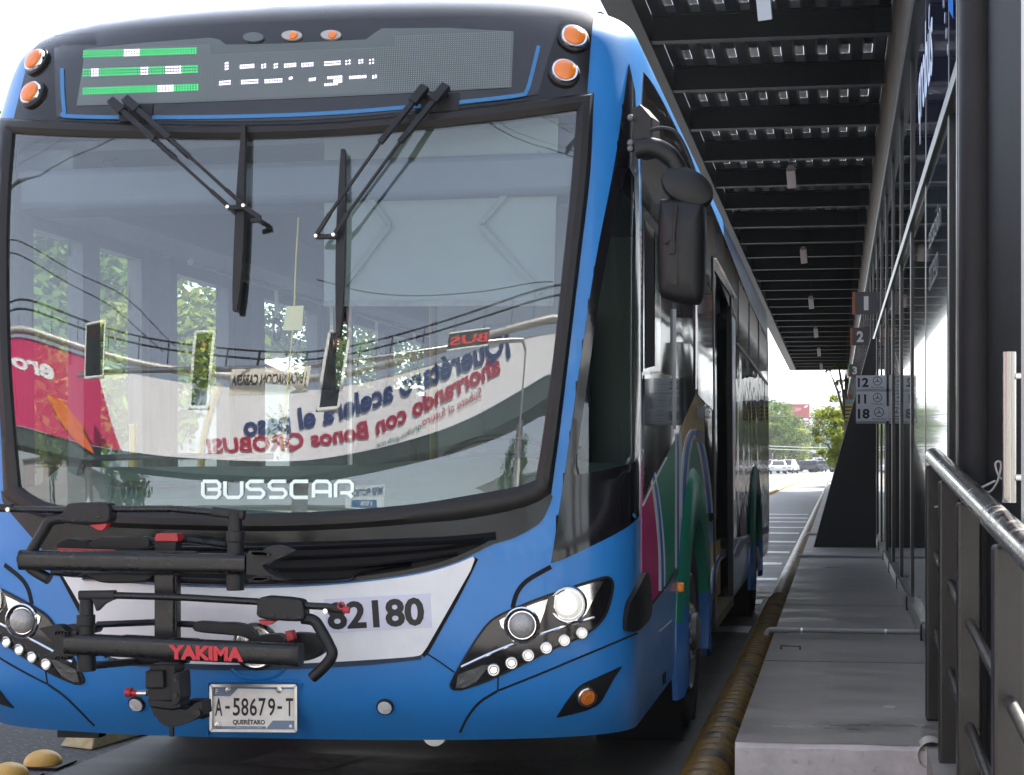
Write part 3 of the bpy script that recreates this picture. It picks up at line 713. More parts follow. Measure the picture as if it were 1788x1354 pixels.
wiper([((742,172),(562,420)),((778,170),(592,420))], [(604,268),(602,350),(600,430),(598,520),(596,592)], [(562,422),(592,420)], [(735,171),(803,165),(802,196),(738,200)], [((560,423),(594,422))])
# ================================================================ side of the bus towards the platform
def S8(pts): return [(1100+x/2.419, 640+y/2.419) for x, y in pts]
def sh(x, y): return hit_safe(x, y, (1200, 700))
patch('quarter_window_surround', QW, M['black_gloss'], off=.003, grid=12, hole=QG)
qw = patch('quarter_window', QG, M['glass_side'], off=.000, rim=.001, grid=14)
bandF = crv([(1122,126),(1140,150),(1170,205),(1210,290),(1249,378)], 4) + [(1249,500),(1252,905),(1238,912)] + S8([(313,400),(313,110),(276,108)]) + S8([(205,272),(105,462),(50,588)]) + [(1119,700),(1119,400),(1117,220)]
band = patch('side_glazing', bandF, M['wrap_black'], off=.004, grid=14, rim=.006)
bandR = crv([(1284,466),(1310,530),(1343,598)], 4) + [(1343.5,640),(1343.5,915),(1320,930),(1283,940)]
bandr = patch('side_glazing', bandR, M['wrap_wavy'], off=.004, grid=10, rim=.006)
patch('side_glazing', [(1249,378),(1284,466),(1284,560),(1274,540),(1250,470)], M['wrap_black'], off=.004, grid=8)
# driver window; dark patch stands in for the shaded inside of its open half
fr = patch('driver_window', [(1119,360),(1150,400),(1150,648),(1119,650)], M['black_gloss'], off=.009, grid=12)
patch('opening_shade', [(1122,385),(1137,404),(1137,640),(1122,644)], M['dark_hole'], parent=fr, off=.011, grid=12, rim=.002)
patch('sliding_pane', [(1138,404),(1147,416),(1147,640),(1138,640)], M['tint'], parent=fr, off=.013, grid=12, rim=.003)
patch('fixed_pane', [(1122,656),(1152,652),(1182,660),(1182,745),(1143,818),(1122,868)], M['tint'], off=.008, grid=14, rim=.004)
ribbon('window_post', [(1174,540),(1174,750)], 6, mat('post_grey', (.32,.32,.33), .35, .3), off=.010, bulge=.006)
ribbon('window_post', [(1213,470),(1213,680)], 4, M['black_gloss'], off=.010, bulge=.006)
patch('passenger_window', [(1216,470),(1246,520),(1246,720),(1216,690)], M['tint'], off=.008, grid=14, rim=.004)
for a, b in ((1288,1304),(1307,1321),(1324,1337)):
    f = lambda x: 490+(x-1288)*2.15; g = lambda x: 600+(x-1288)*1.35
    patch('passenger_window', [(a,f(a)),(b,f(b)),(b,g(b)),(a,g(a))], M['tint'], off=.010, grid=8, rim=.008)
ribbon('window_rail', [(1286,600),(1310,631),(1340,672)], 3, mat('rail_bronze', (.12,.10,.07), .3, .5), off=.010, bulge=.006)
ribbon('window_rail', [(1246,452),(1262,480),(1283,520)], 4, mat('rail_tan', (.20,.17,.13), .35, .3), off=.010, bulge=.006)
# wrap graphics
wrap = patch('wrap_magenta_field', S8([(47,398),(62,420),(85,500),(105,600),(118,700),(125,800),(127,955),(68,1026),(47,1012)]), M['magenta'], off=.004, grid=14)
patch('wrap_green_field', S8([(63,352),(78,400),(105,468),(150,378),(188,306),(188,856),(130,950),(127,800),(110,600),(88,470)]), M['green'], off=.004, grid=14)
patch('wrap_gold_field', S8([(216,264),(276,115),(300,20),(312,20),(312,400),(320,560),(330,640),(240,640),(226,830),(214,850)]), M['gold'], off=.0035, grid=14)
patch('wrap_green_field', S8([(238,600),(244,430),(256,340),(266,312),(285,345),(305,430),(322,560),(330,640),(332,700),(232,700)]), M['green'], off=.0055, grid=12)
mb = MB(); ribbon_mb(mb, crv(S8([(58,348),(86,440),(108,560),(123,700),(130,820),(131,948)]), 4), 11, off=.0055); ribbon_mb(mb, S8([(201,285),(201,850)]), 12, off=.005)
ribbon_mb(mb, crv(S8([(221,640),(225,480),(238,345),(263,278),(287,310),(306,390),(322,510),(331,620)]), 4), 13, off=.007)
mb.build('wrap_stripe', M['wrap_white'], BUS, local=True)
mb = MB(); ribbon_mb(mb, crv(S8([(61,348),(88,440),(110,560),(124,700),(131,820),(132,948)]), 4), 4, off=.0068); ribbon_mb(mb, S8([(198,290),(198,855)]), 3, off=.0063)
ribbon_mb(mb, crv(S8([(221,640),(225,480),(238,345),(263,278),(287,310),(306,390),(322,510),(331,620)]), 4), 5.5, off=.0085)
mb.build('wrap_stripe', M['wrap_blue'], BUS, local=True)
ribbon('panel_seam', S8([(48,590),(105,470),(150,385)]), 2, M['wrap_white'], off=.0072, rim=.003)
ribbon('panel_seam', S8([(66,1030),(130,950),(226,820)]), 3, M['dark_hole'], off=.0070, rim=.003)
text_mb(MB(), 'TRANSPORTE', plane_f(sh(*S8([(272,222)])[0])[0]+Vector((.011,0,0)), sh(*S8([(330,222)])[0])[0]-sh(*S8([(272,222)])[0])[0], (0,0,.075)), bold=.03).build('side_lettering', M['wrap_white'], BUS, local=True, smooth=0)
patch('door_notice', S8([(276,268),(308,275),(308,328),(276,320)]), M['ink'], off=.0095, rim=.003, grid=9)
patch('wrap_gold_field', S8([(346,745),(378,735),(378,960),(346,985)]), M['gold'], off=.006, grid=10)
mb = MB(); ribbon_mb(mb, crv(S8([(346,960),(352,880),(362,830),(378,800)]), 4), 9, off=.0075); mb.build('wrap_stripe', M['wrap_white'], BUS, local=True)
mb = MB(); ribbon_mb(mb, crv(S8([(346,960),(352,880),(362,830),(378,800)]), 4), 3.5, off=.009); mb.build('wrap_stripe', M['wrap_blue'], BUS, local=True)
# lower rear: pale band and a magenta-green flash
patch('wrap_green_field', S8([(512,690),(528,500),(540,560),(548,720),(545,800),(515,800)]), M['green'], off=.0065, grid=8)
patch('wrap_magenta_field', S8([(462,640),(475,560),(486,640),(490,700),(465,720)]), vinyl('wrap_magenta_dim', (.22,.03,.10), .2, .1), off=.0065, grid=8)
mb = MB(); ribbon_mb(mb, crv(S8([(446,800),(470,745),(500,735),(545,700),(592,690)]), 4), 10, off=.006); mb.build('wrap_stripe', M['wrap_white'], BUS, local=True)
# side lamp, corner pad, panel lines, tow cover
h, n_ = hit(1184,1024); mb = MB(); mb.box((h.x, h.y-.07, h.z-.022), (h.x+.030, h.y+.07, h.z+.022)); mb.build('side_marker', M['amber'], BUS, local=True, bevel=.008)
patch('corner_pad', crv([(1118,1002),(1125,1006),(1128,1040),(1128,1075),(1111,1097),(1094,1103),(1087,1095),(1091,1057),(1102,1035)], 3, closed=True), M['black_plastic'], off=.022, rim=.03, grid=10)
ribbon('panel_seam', S8([(122,1120),(176,1072)]), 1.8, M['wrap_white'], off=.003, rim=.002)
patch('flap', S8([(138,1302),(150,1290),(150,1335),(138,1345)]), M['dark_hole'], off=.003, rim=.002, grid=8)
# wheel arch flares
for wy in WHEELS_Y:
    for sx in (1, -1):
        mb = MB(); N = 34; vs = []; fs = []
        for k in range(N+1):
            a = R(-16+212*k/N)
            for r, dx in ((.57,-.03),(.57,.034),(.64,.042),(.80,.030),(.84,.004),(.84,-.02)):
                vs.append((sx*(HW+dx), wy-math.cos(a)*r, .5+math.sin(a)*r*(1.0 if r < .8 else 1.0)))
        for k in range(N):
            for j in range(5): fs.append((k*6+j, k*6+j+1, (k+1)*6+j+1, (k+1)*6+j)); mb.m.append(0)
        mb.m = []; mb.add(vs, fs)
        for i, f in enumerate(mb.f):
            z = sum(mb.v[q][2] for q in f)/4; mb.m[i] = 1 if z < .66 else 0
        mb.build('wheel_arch', [M['green'], M['wrap_blue']], BUS, local=True)
        lx = MB(); lx.lathe((sx*(HW-.45), wy, .5), (sx,0,0), [(.60,0),(.60,.43)], 30); lx.f = lx.f[:-1]; lx.m = lx.m[:-1]; lx.build('arch_liner', M['dark_hole'], BUS, local=True)
        w = MB(); xo = HW-.29
        w.lathe((sx*xo, wy, .5), (sx,0,0), [(.30,0),(.44,-.0),(.485,.02),(.5,.05),(.5,.23),(.488,.262),(.44,.285),(.33,.275),(.30,.26)], 48); wh = w.build('wheel', M['tyre'], BUS, local=True)
        w = MB(); w.lathe((sx*xo, wy, .5), (sx,0,0), [(.305,.0),(.30,.278),(.288,.285),(.27,.265),(.255,.235),(.20,.225),(.155,.240),(.15,.275),(.10,.285),(.095,.315),(.07,.325),(.0,.326)], 48); rm = w.build('rim', M['rim'], wh, local=True)
        w = MB()
        for k in range(10):
            a = R(36*k); w.lathe((sx*(xo+.2245), wy+math.cos(a)*.225, .5+math.sin(a)*.225), (sx,0,0), [(.026,0),(.026,.012)], 12)
        w.build('hand_holes', M['dark_hole'], rm, local=True)
        w = MB()
        for k in range(10):
            a = R(36*k+18); w.lathe((sx*(xo+.262), wy+math.cos(a)*.125, .5+math.sin(a)*.125), (sx,0,0), [(.015,0),(.015,.03),(.008,.035)], 6)
        w.build('wheel_nuts', M['steel'], rm, local=True)
# door opening: posts, folded leaves, step
mb = MB(); mb.box((HW-.05, DOOR_Y0-.05, .38), (HW+.012, DOOR_Y0+.02, 2.60)); mb.box((HW-.05, DOOR_Y1-.02, .38), (HW+.012, DOOR_Y1+.05, 2.60)); mb.box((HW-.05, DOOR_Y0+.02, 2.53), (HW+.010, DOOR_Y1-.02, 2.60))
df = mb.build('door_frame', M['rubber'], BUS, local=True)
mb = MB(); mb.box((HW-.55, DOOR_Y0+.05, .45), (HW-.02, DOOR_Y0+.10, 2.5)); mb.build('door_leaf', M['tint'], df, local=True)
mb = MB(); mb.box((HW-.55, DOOR_Y1-.10, .45), (HW-.02, DOOR_Y1-.05, 2.5)); mb.build('door_leaf', M['tint'], df, local=True)
mb = MB(); mb.box((HW-.50, DOOR_Y0+.02, .36), (HW+.015, DOOR_Y1-.02, .42)); mb.build('door_step', mat('step_yellow', (.10,.085,.04), .7), BUS, local=True)

# ================================================================ wing mirror
def MP(x, y, Y=5.62): return bl(P(x, y, Y))
mr = MB(); mr.prism([MP(1103,190),MP(1118,182),MP(1138,205),MP(1139,268),MP(1110,274),MP(1104,240)], Vector((.02,.09,0))); mirror = mr.build('side_mirror', M['black_plastic'], BUS, local=True, smooth=0, bevel=.006)
mr = MB(); mr.tube(crv([MP(1110,262),MP(1140,258),MP(1168,272),MP(1186,298),MP(1194,335),MP(1194,366)], 5), [.036]*12+[.032]*8+[.022]*6, 14)
mr.tube(crv([MP(1136,228),MP(1158,224),MP(1180,232),MP(1198,262),MP(1212,300)], 5), .0075, 8); mr.build('arm', M['black_plastic'], mirror, local=True)
for y in (208, 252, 262): MB().lathe(MP(1105,y)-Vector((0,.01,0)), (-.4,-1,0), [(.012,0),(.012,.02),(.006,.026)], 10).build('mirror_bolt', M['rim'], mirror, local=True)
c = MP(1200,326,5.60); mb = MB(); ax = Vector((.12,-1,.16)).normalized(); e1 = Vector((.88,0,-.46)); e1 = (e1-ax*e1.dot(ax)).normalized(); e2 = ax.cross(e1); n = 36; vs = []; fs = []
for r, hh in ((1.0,-.03),(1.0,0),(.96,.012),(.8,.020),(.4,.028),(.02,.030)):
    for k in range(n):
        t = 2*math.pi*k/n; vs.append(c+ax*hh+e1*(math.cos(t)*.102*r)+e2*(math.sin(t)*.066*r))
for i in range(5):
    for k in range(n): fs.append((i*n+k, i*n+(k+1)%n, (i+1)*n+(k+1)%n, (i+1)*n+k))
fs.append(tuple(range(n))); mb.add(vs, fs).build('convex_mirror', M['black_plastic'], mirror, local=True)
mb = MB(); OUT = crv([(1152,356),(1160,348),(1190,346),(1222,352),(1230,366),(1231,430),(1229,500),(1222,526),(1212,531),(1185,528),(1160,520),(1152,508),(1149,430)], 4, closed=True)
def MH(x, y, o): return bl(P(x, y, 5.60)) + Vector((-.03,-1,0))*o
cx, cy = 1190, 440; rings = []
for s_, o in ((1.0,-.05),(1.0,0),(.96,.015),(.86,.030),(.55,.042),(.2,.046)): rings.append([MH(cx+(x-cx)*s_, cy+(y-cy)*s_, o) for x, y in OUT])
n = len(OUT); vs = [v for r in rings for v in r]; fs = []
for i in range(len(rings)-1):
    for k in range(n): fs.append((i*n+k, i*n+(k+1)%n, (i+1)*n+(k+1)%n, (i+1)*n+k))
fs.append(tuple(range(n))); fs.append(tuple((len(rings)-1)*n+k for k in range(n))); mb.add(vs, fs); mh = mb.build('mirror_head', M['black_plastic'], mirror, local=True, smooth=50)
mb = MB(); mb.tube([MH(1184,362,.05),MH(1178,445,.055)], .007, 8); mb.bar(MH(1178,425,.05), MH(1177,447,.05), .02, .02); mb.tube([MH(1164,428,.045),MH(1174,424,.05)], .006, 8)
mb.prism([MH(1174,500,.035),MH(1186,500,.035),MH(1188,372,.035),MH(1178,372,.035)], MH(1180,440,.048)-MH(1180,440,.035)); mb.build('mount_rail', M['rubber'], mh, local=True)

# ================================================================ inside the bus
mb = MB(); mb.box((-1.27,.55,.70), (1.27,11.6,.76)); mb.build('floor', M['dark_in'], BUS, local=True)
mb = MB(); mb.box((-1.25,.55,2.62), (1.25,11.6,2.66)); mb.box((-1.24,.5,2.40), (-.95,11.6,2.62)); mb.box((.95,.5,2.40), (1.24,11.6,2.62)); mb.build('ceiling', mat('ceiling_grey', (.13,.16,.20), .6, var=.05), BUS, local=True)
mb = MB(); mb.box((-1.12,.36,2.36), (1.12,.60,2.52)); mb.build('header_panel', M['grey_in'], BUS, local=True, bevel=.03)
vs = []; fs = []; nu = 24
sec = [(.10,1.16),(.16,1.24),(.30,1.27),(.55,1.29),(.75,1.36),(.84,1.34),(.86,1.15),(.86,.76)]
for k in range(nu+1):
    x = -1.20+2.40*k/nu; y0 = DC*(1-(1-(abs(x)/HW)**PP)**(1/PP)); hump = .03*math.exp(-((x-.62)/.35)**2)
    for j, (y, z) in enumerate(sec): vs.append((x, y+y0*(1-j/8), z+(hump if j > 2 else 0)))
for k in range(nu):
    for j in range(len(sec)-1): fs.append((k*8+j, k*8+j+1, (k+1)*8+j+1, (k+1)*8+j))
MB().add(vs, fs).build('dashboard', M['dash'], BUS, local=True)
mb = MB()
for x0, x1 in ((-.72,-.25),(-.1,.3)): mb.box((x0,.34,1.285), (x1,.37,1.30)); mb.box((x0+.02,.42,1.288), (x1-.02,.45,1.305))
mb.build('dash_vents', M['dark_in'], BUS, local=True)
mb = MB(); ca = Vector((.66,.90,1.38)); ax = Vector((0,-.45,.9)).normalized(); e1 = Vector((1,0,0)); e2 = ax.cross(e1)
mb.tube([ca+e1*math.cos(t*.2618)*.22+e2*math.sin(t*.2618)*.22 for t in range(24)], .014, 8, closed=True); mb.bar(ca-e1*.21, ca+e1*.21, .03,.02); mb.tube([ca, ca-ax*.4], .03, 8); mb.build('steering_wheel', M['dark_in'], BUS, local=True)
def seat(x, y, w, name='seat', m=M['seat'], z=.76):
    mb = MB(); mb.box((x-w/2,y-.22,z+.38), (x+w/2,y+.22,z+.46)); mb.box((x-w/2,y+.2,z+.40), (x+w/2,y+.29,z+1.05)); mb.box((x-w/2+.05,y-.1,z), (x+w/2-.05,y+.1,z+.38)); mb.build(name, m, BUS, local=True, bevel=.03)
seat(.70, 1.35, .5, 'driver_seat', M['grey_in'], .95)
for k in range(7):
    for x in (-1.02,-.62): seat(x, 3.4+k*.95, .38)
    if k > 2:
        for x in (.62,1.02): seat(x, 3.4+k*.95, .38)
def inpl(x, y, ly): d = rayl(x, y); return CAML+d*((ly-CAML.y)/d.y)
# partition behind the driver and the pulled-down sun blind
mb = MB(); mb.box((.20,1.75,.95), (1.25,1.80,2.60)); mb.build('driver_partition', mat('partition', (.12,.145,.16), .5), BUS, local=True)
q = [inpl(566,216,.40), inpl(975,206,.40), inpl(967,526,.40), inpl(566,527,.40)]
bld = MB().prism(q, (0,.012,0)).build('sun_blind', M['blind'], BUS, local=True, smooth=0)
mb = MB()
for pth in ([(611,300),(680,394),(600,500)], [(945,266),(838,392),(945,512)]):
    for a, b in zip(pth, pth[1:]): mb.bar(inpl(*a,.385), inpl(*b,.385), .022, .006, up=(0,1,0))
mb.build('blind_arm', mat('blind_arm_grey', (.11,.13,.135), .5), bld, local=True)
mb = MB()
for x, y in ((680,394),(838,392)): mb.lathe(inpl(x,y,.38), (0,-1,0), [(.007,0),(.006,.006)], 12)
mb.bar(inpl(566,531,.39), inpl(967,530,.39), .012, .02); mb.build('blind_bar', M['rim'], bld, local=True)
mb = MB(); mb.prism([inpl(x,y,.7) for x, y in ((160,306),(238,306),(236,340),(226,360),(150,366),(152,330))], (0,.04,0)); mi_ = mb.build('interior_mirror', mat('mirror_back', (.12,.15,.19), .3), BUS, local=True, smooth=0, bevel=.01)
mb = MB(); mb.tube([inpl(188,308,.72), inpl(178,285,.7), inpl(205,272,.68)], .012, 8); mb.build('stalk', M['dark_in'], mi_, local=True)
mb = MB(); mb.prism([inpl(x,y,.6) for x, y in ((500,535),(530,534),(527,577),(494,577))], (0,.008,0)); tg = mb.build('paper_tag', mat('tag_yellow', (.75,.66,.36), .7, var=.05), BUS, local=True, smooth=0)
mb = MB(); mb.tube([inpl(521,380,.6), inpl(516,470,.6), inpl(514,536,.6)], .0035, 6); mb.tube([inpl(511,578,.6), inpl(496,740,.6), inpl(490,800,.6)], .003, 6); mb.build('tag_cord', M['yellow_pole'], tg, local=True)
mb = MB(); mb.tube(crv([(-.90,1.6,.76),(-.90,1.6,1.25),(-.88,1.6,1.5),(-.80,1.6,1.75)],4), .018, 8); mb.build('hand_pole', M['yellow_pole'], BUS, local=True)
mb = MB(); mb.tube([(-1.05,1.22,.76),(-1.05,1.22,1.55)], .018, 8); mb.build('hand_pole', M['yellow_pole'], BUS, local=True)
for y in (2.3, 3.9, 5.6): mb = MB(); mb.tube([(-.40,y,.76),(-.40,y,2.62)], .018, 8); mb.build('hand_pole', M['yellow_pole'] if y > 3 else M['steel'], BUS, local=True)
mb = MB(); mb.tube(crv([(-1.05,.75,1.10),(-1.05,.75,1.36),(-.9,.80,1.40),(-.3,.95,1.40)],5), .014, 8); mb.build('guard_rail', M['dark_in'], BUS, local=True)
mb = MB(); mb.tube([(-.9,1.5,2.30),(-.9,11,2.30)], .016, 8); mb.build('ceiling_rail', M['steel'], BUS, local=True)
for k in range(4):
    hx, hy = -.90, 2.6+k*.9; mb = MB(); mb.tube([Vector((hx, hy+math.cos(t*.5236)*.05, 2.08+math.sin(t*.5236)*.06)) for t in range(12)], .008, 6, closed=True); mb.bar((hx,hy,2.14),(hx,hy,2.30),.02,.005); mb.build('strap_handle', M['steel'], BUS, local=True)
# left-hand door glazing and windows
for i, (y0, y1, z0, z1) in enumerate(LEFT_WIN):
    mb = MB(); x = -HW; a, b = y0-.02, y1+.02
    for (u0, v0, u1, v1) in ((a-.05,z0-.05,a+.03,z1+.05),(b-.03,z0-.05,b+.05,z1+.05),(a+.03,z1-.03,b-.03,z1+.05),(a+.03,z0-.05,b-.03,z0+.03)): mb.box((x-.012,u0,v0),(x+.06,u1,v1))
    if i in (3,): mb.box((x-.01,y0,1.85),(x+.04,y1,1.91))
    wf = mb.build('window_frame', mat('frame_blue_grey', (.05,.065,.09), .4) if i == 0 else bpy.data.materials['frame_blue_grey'], BUS, local=True, smooth=0)
    mb = MB(); mb.box((x+.012,y0-.01,z0-.01),(x+.018,y1+.01,z1+.01)); mb.build('pane', M['glass_left'], wf, local=True, smooth=0)
# underside
mb = MB(); mb.box((-1.2,.35,.42), (1.2,11.5,.60)); mb.box((-.5,1.0,.30),(.5,11,.42)); mb.build('chassis', M['dark_hole'], BUS, local=True)
mb = MB(); mb.tube([(-1.0,2.62,.5),(1.0,2.62,.5)], .08, 12); mb.build('axle', M['dark_in'], BUS, local=True)
p = bl(P(758,1268,5.5)); mb = MB(); mb.tube([p+Vector((0,0,-.03)), p+Vector((0,.5,-.03))], .045, 18); mb.build('tow_pipe', M['steel'], BUS, local=True)
mb = MB(); a = bl(P(100,1278,5.6)); mb.box((a.x, a.y, a.z-.022), (a.x+.17, a.y+.06, a.z+.05)); mb.build('under_bracket', M['black_plastic'], BUS, local=True)

# ================================================================ bike rack
RK = thing('bike_rack', 'black folding bike rack with red clips and lettering on the bus nose', 'bike rack', P(283,1230,5.0))
def K(x, y, Y=4.88): return P(x, y, Y)
def pxm(r, Y=4.88): return r*Y/F
def rk(mb, name, m, parent=RK, **k): return mb.build(name, m, parent, **k)
RB = M['rack_black']; BPm = M['black_plastic']
def roundbar(mb, a, b, hpx, Y, flat=.55):           # rounded-rectangle tube lying across the picture
    A, B = K(*a, Y), K(*b, Y); h = pxm(hpx, Y)/2; d = (B-A).normalized(); u = Vector((0,0,1)); u = (u-d*u.dot(d)).normalized(); w = d.cross(u); vs = []; fs = []; n = 20
    for E in (A, B):
        for k in range(n):
            t = 2*math.pi*k/n; c_, s_ = math.cos(t), math.sin(t)
            vs.append(E+u*(h*math.copysign(abs(s_)**.6, s_))+w*(h*.8*math.copysign(abs(c_)**.6, c_)))
    for k in range(n): fs.append((k, (k+1)%n, n+(k+1)%n, n+k))
    fs += [tuple(range(n-1,-1,-1)), tuple(range(n,2*n))]; mb.add(vs, fs)
mb = MB(); roundbar(mb, (40,978), (432,985), 37, 4.86); tr1 = rk(mb, 'tray', RB)
mb = MB(); roundbar(mb, (37.5,978), (42,978), 38, 4.86); mb.box(K(30,978,4.86)-Vector((0,.005,.008)), K(38,976,4.86)+Vector((0,.005,.008))); rk(mb, 'end_cap', BPm, tr1)
mb = MB(); roundbar(mb, (118,1124), (520,1144), 40, 4.86); tr2 = rk(mb, 'tray', RB)
mb = MB(); roundbar(mb, (515,1143.5), (526,1144), 42, 4.86); rk(mb, 'end_cap', BPm, tr2)
a, b_, c_ = K(301,1149,4.86), K(431,1154,4.86), K(301,1124,4.86); o = Vector((0,-.0315,0))
text_mb(MB(), 'YAKIMA', plane_f(a+o, b_-a, c_-a), bold=.055, shear=.0).build('lettering', mat('letter_red', (.50,.015,.03), .45), tr2, smooth=0)
# claws at the tray ends
def claw(mb, pts, Y, t=.05): mb.prism([K(x, y, Y) for x, y in pts], (0,t,0))
up = crv([(430,966),(448,968),(470,954),(490,955),(508,962)], 4)+crv([(508,962),(490,972),(468,982),(458,988)], 4)[1:]+crv([(458,988),(466,998),(486,1010),(500,1014)], 4)[1:]+crv([(500,1014),(470,1012),(450,1006),(430,1003)], 4)[1:]
mb = MB(); claw(mb, up, 4.84); rk(mb, 'wheel_claw', BPm, tr1, smooth=0, bevel=.004)
lo = crv([(133,1104),(118,1104),(100,1092),(67,1097)], 4)+crv([(67,1097),(82,1112),(95,1125),(92,1138),(75,1146)], 4)[1:]+crv([(75,1146),(100,1150),(120,1148),(133,1146)], 4)[1:]
mb = MB(); claw(mb, lo, 4.84); rk(mb, 'wheel_claw', BPm, tr2, smooth=0, bevel=.004)
mb = MB()
for k in range(5): mb.bar(K(441+k*5.5,970,4.835), K(443+k*5.5,964,4.835), .004, .03); mb.bar(K(441+k*5.5,1009,4.835), K(443+k*5.5,1014,4.835), .004, .03)
rk(mb, 'grip_ribs', BPm, tr1)
mb = MB()
for k in range(5): mb.bar(K(99+k*5.5,1108,4.835), K(99+k*5.5,1103,4.835), .004, .03); mb.bar(K(99+k*5.5,1147,4.835), K(99+k*5.5,1152,4.835), .004, .03)
rk(mb, 'grip_ribs', BPm, tr2)
# pivoting posts
def post(segs, Y, top, armtop):
    mb = MB()
    for x, y0, y1, r in segs: mb.cyl(K(x,y0,Y), K(x,y1,Y), pxm(r,Y), 20)
    mb.cyl(K(segs[0][0],segs[0][1],Y), K(segs[0][0],segs[-1][2]-4,Y), pxm(segs[0][3]-2,Y), 16)
    roundbar(mb, top[0], top[1], 18, Y); mb.prism([K(x,y,Y-.012) for x, y in armtop], (0,.025,0))
    return rk(mb, 'post', BPm, bevel=.002)
post([(411,895,930,12.5),(411,928,946,16.5),(411,946,968,15),(411,966,976,16.5),(411,1003,1031,16)], 4.87, ((372,894),(427,900)), [(383,903),(400,905),(400,926),(394,915)])
post([(151,1046,1076,12.5),(150,1074,1092,17),(150,1092,1118,15.5),(151,1142,1172,17)], 4.87, ((139,1040),(202,1039)), [(160,1046),(199,1046),(180,1056),(168,1068)])
# wheel hooks
def hook(rodpts, box, hookpts, boltsx, Y, tipred):
    mb = MB(); mb.tube([K(x,y,Y) for x, y in rodpts], pxm(6.5,Y), 10); rod = rk(mb, 'slide_rod', RB)
    mb = MB(); mb.prism([K(x,y,Y-.03) for x, y in box], (0,.06,0)); bx_ = rk(mb, 'ratchet_box', BPm, rod, smooth=0, bevel=.008)
    mb = MB()
    for x, y in boltsx: mb.lathe(K(x,y,Y-.03), (0,-1,0), [(.006,0),(.006,.003),(.003,.004)], 8)
    rk(mb, 'screws', RB, bx_)
    mb = MB(); h = crv([K(x,y,Y) for x, y in hookpts], 5); mb.tube(h, pxm(10.5,Y), 12); rk(mb, 'hook_arm', BPm, rod)
    return rod
r1 = hook([(-30,888),(100,891),(190,889),(300,889),(372,895)], crv([(116,880),(150,878),(180,878),(190,885),(191,905),(184,914),(150,915),(110,913),(102,905),(104,898),(112,892)], 2, closed=True), [(112,905),(88,910),(75,930),(58,958),(50,975),(52,990),(70,1003),(86,1012)], [(109,907),(130,909),(150,908),(172,903)], 4.87, 0)
mb = MB(); roundbar(mb, (-30,886), (22,887), 14, 4.87); rk(mb, 'rod_end', BPm, r1); mb = MB(); mb.lathe(K(15,890,4.84), (0,-1,0), [(.008,0),(.008,.008)], 10); rk(mb, 'pin', M['chrome'], r1)
mb = MB(); mb.prism([K(x,y,4.85) for x, y in ((155,917),(187,914),(184,922),(178,927),(170,926))], (0,.03,0)); rk(mb, 'release_lever', M['red'], r1, smooth=0, bevel=.002)
r2 = hook([(200,1040),(270,1042),(330,1044),(449,1051),(500,1056),(575,1060)], crv([(452,1044),(480,1043),(518,1047),(528,1054),(531,1070),(530,1082),(520,1086),(480,1084),(450,1079),(447,1065)], 2, closed=True), [(528,1080),(548,1084),(560,1100),(575,1128),(580,1143),(570,1160),(545,1184)], [(455,1067),(477,1075),(499,1078),(523,1079)], 4.87, 1)
mb = MB(); roundbar(mb, (566,1061), (600,1064), 15, 4.87); rk(mb, 'rod_end', BPm, r2); mb = MB(); mb.lathe(K(569,1067,4.84), (0,-1,0), [(.008,0),(.008,.008)], 10); rk(mb, 'pin', M['chrome'], r2)
mb = MB(); roundbar(mb, (600,1065), (610,1066), 12, 4.865); mb.tube([K(596+6*math.cos(t*.6),1058+6*math.sin(t*.6),4.86) for t in range(10)], .003, 6, closed=True); rk(mb, 'tip', M['red'], r2)
mb = MB(); mb.prism([K(x,y,4.85) for x, y in ((450,1083),(481,1085),(472,1091),(458,1092))], (0,.03,0)); rk(mb, 'release_lever', M['red'], r2, smooth=0, bevel=.002)
# folded second row behind
mb = MB(); mb.tube([K(255,944,5.0),K(330,944,5.0),K(396,953,5.0)], pxm(6,5), 8); mb.tube([K(90,1000,5.0),K(260,1012,5.0),K(400,1017,5.0)], pxm(6,5), 8); mb.tube([K(170,1091,5.0),K(268,1087,5.0),K(340,1091,5.0)], pxm(6,5), 8); mb.tube([K(168,1162,5.0),K(230,1156,5.0),K(330,1152,5.0)], pxm(7,5), 8); rk(mb, 'folded_rod', RB)
def pad(pts, name='tyre_strap'): mb = MB(); mb.prism([K(x,y,4.98) for x, y in crv(pts, 3, closed=True)], (0,.05,0)); return rk(mb, name, BPm, smooth=0, bevel=.006)
pad([(153,958),(160,945),(175,939),(215,939),(255,938),(257,957),(215,961),(190,961)]); pad([(100,957),(104,946),(120,941),(140,944),(152,953),(150,958)]); pad([(155,1001),(165,1014),(190,1019),(240,1018),(258,1014),(258,1003)])
pad([(336,1090),(345,1086),(380,1088),(410,1089),(432,1096),(447,1116),(440,1120),(420,1112),(380,1108),(340,1103)]); pad([(433,1122),(445,1112),(470,1108),(490,1110),(492,1124)]); pad([(505,1108),(545,1108),(560,1118),(564,1138),(545,1152),(520,1154),(505,1135)])
pad([(100,1094),(160,1091),(165,1106),(110,1106)])
mb = MB(); mb.prism([K(x,y,4.95) for x, y in ((272,932),(309,932),(311,942),(310,946),(270,946),(270,940))], (0,.05,0)); cl = rk(mb, 'lock_clip', M['red'], smooth=0, bevel=.002)
mb = MB(); mb.prism([K(x,y,4.955) for x, y in ((271,946),(308,946),(306,964),(270,964))], (0,.05,0)); rk(mb, 'clip_body', BPm, cl, smooth=0, bevel=.003)
mb = MB(); mb.prism([K(x,y,4.93) for x, y in ((497,1103),(508,1102),(513,1117),(502,1121))], (0,.04,0)); cl = rk(mb, 'lock_clip', M['red'], smooth=0, bevel=.002)
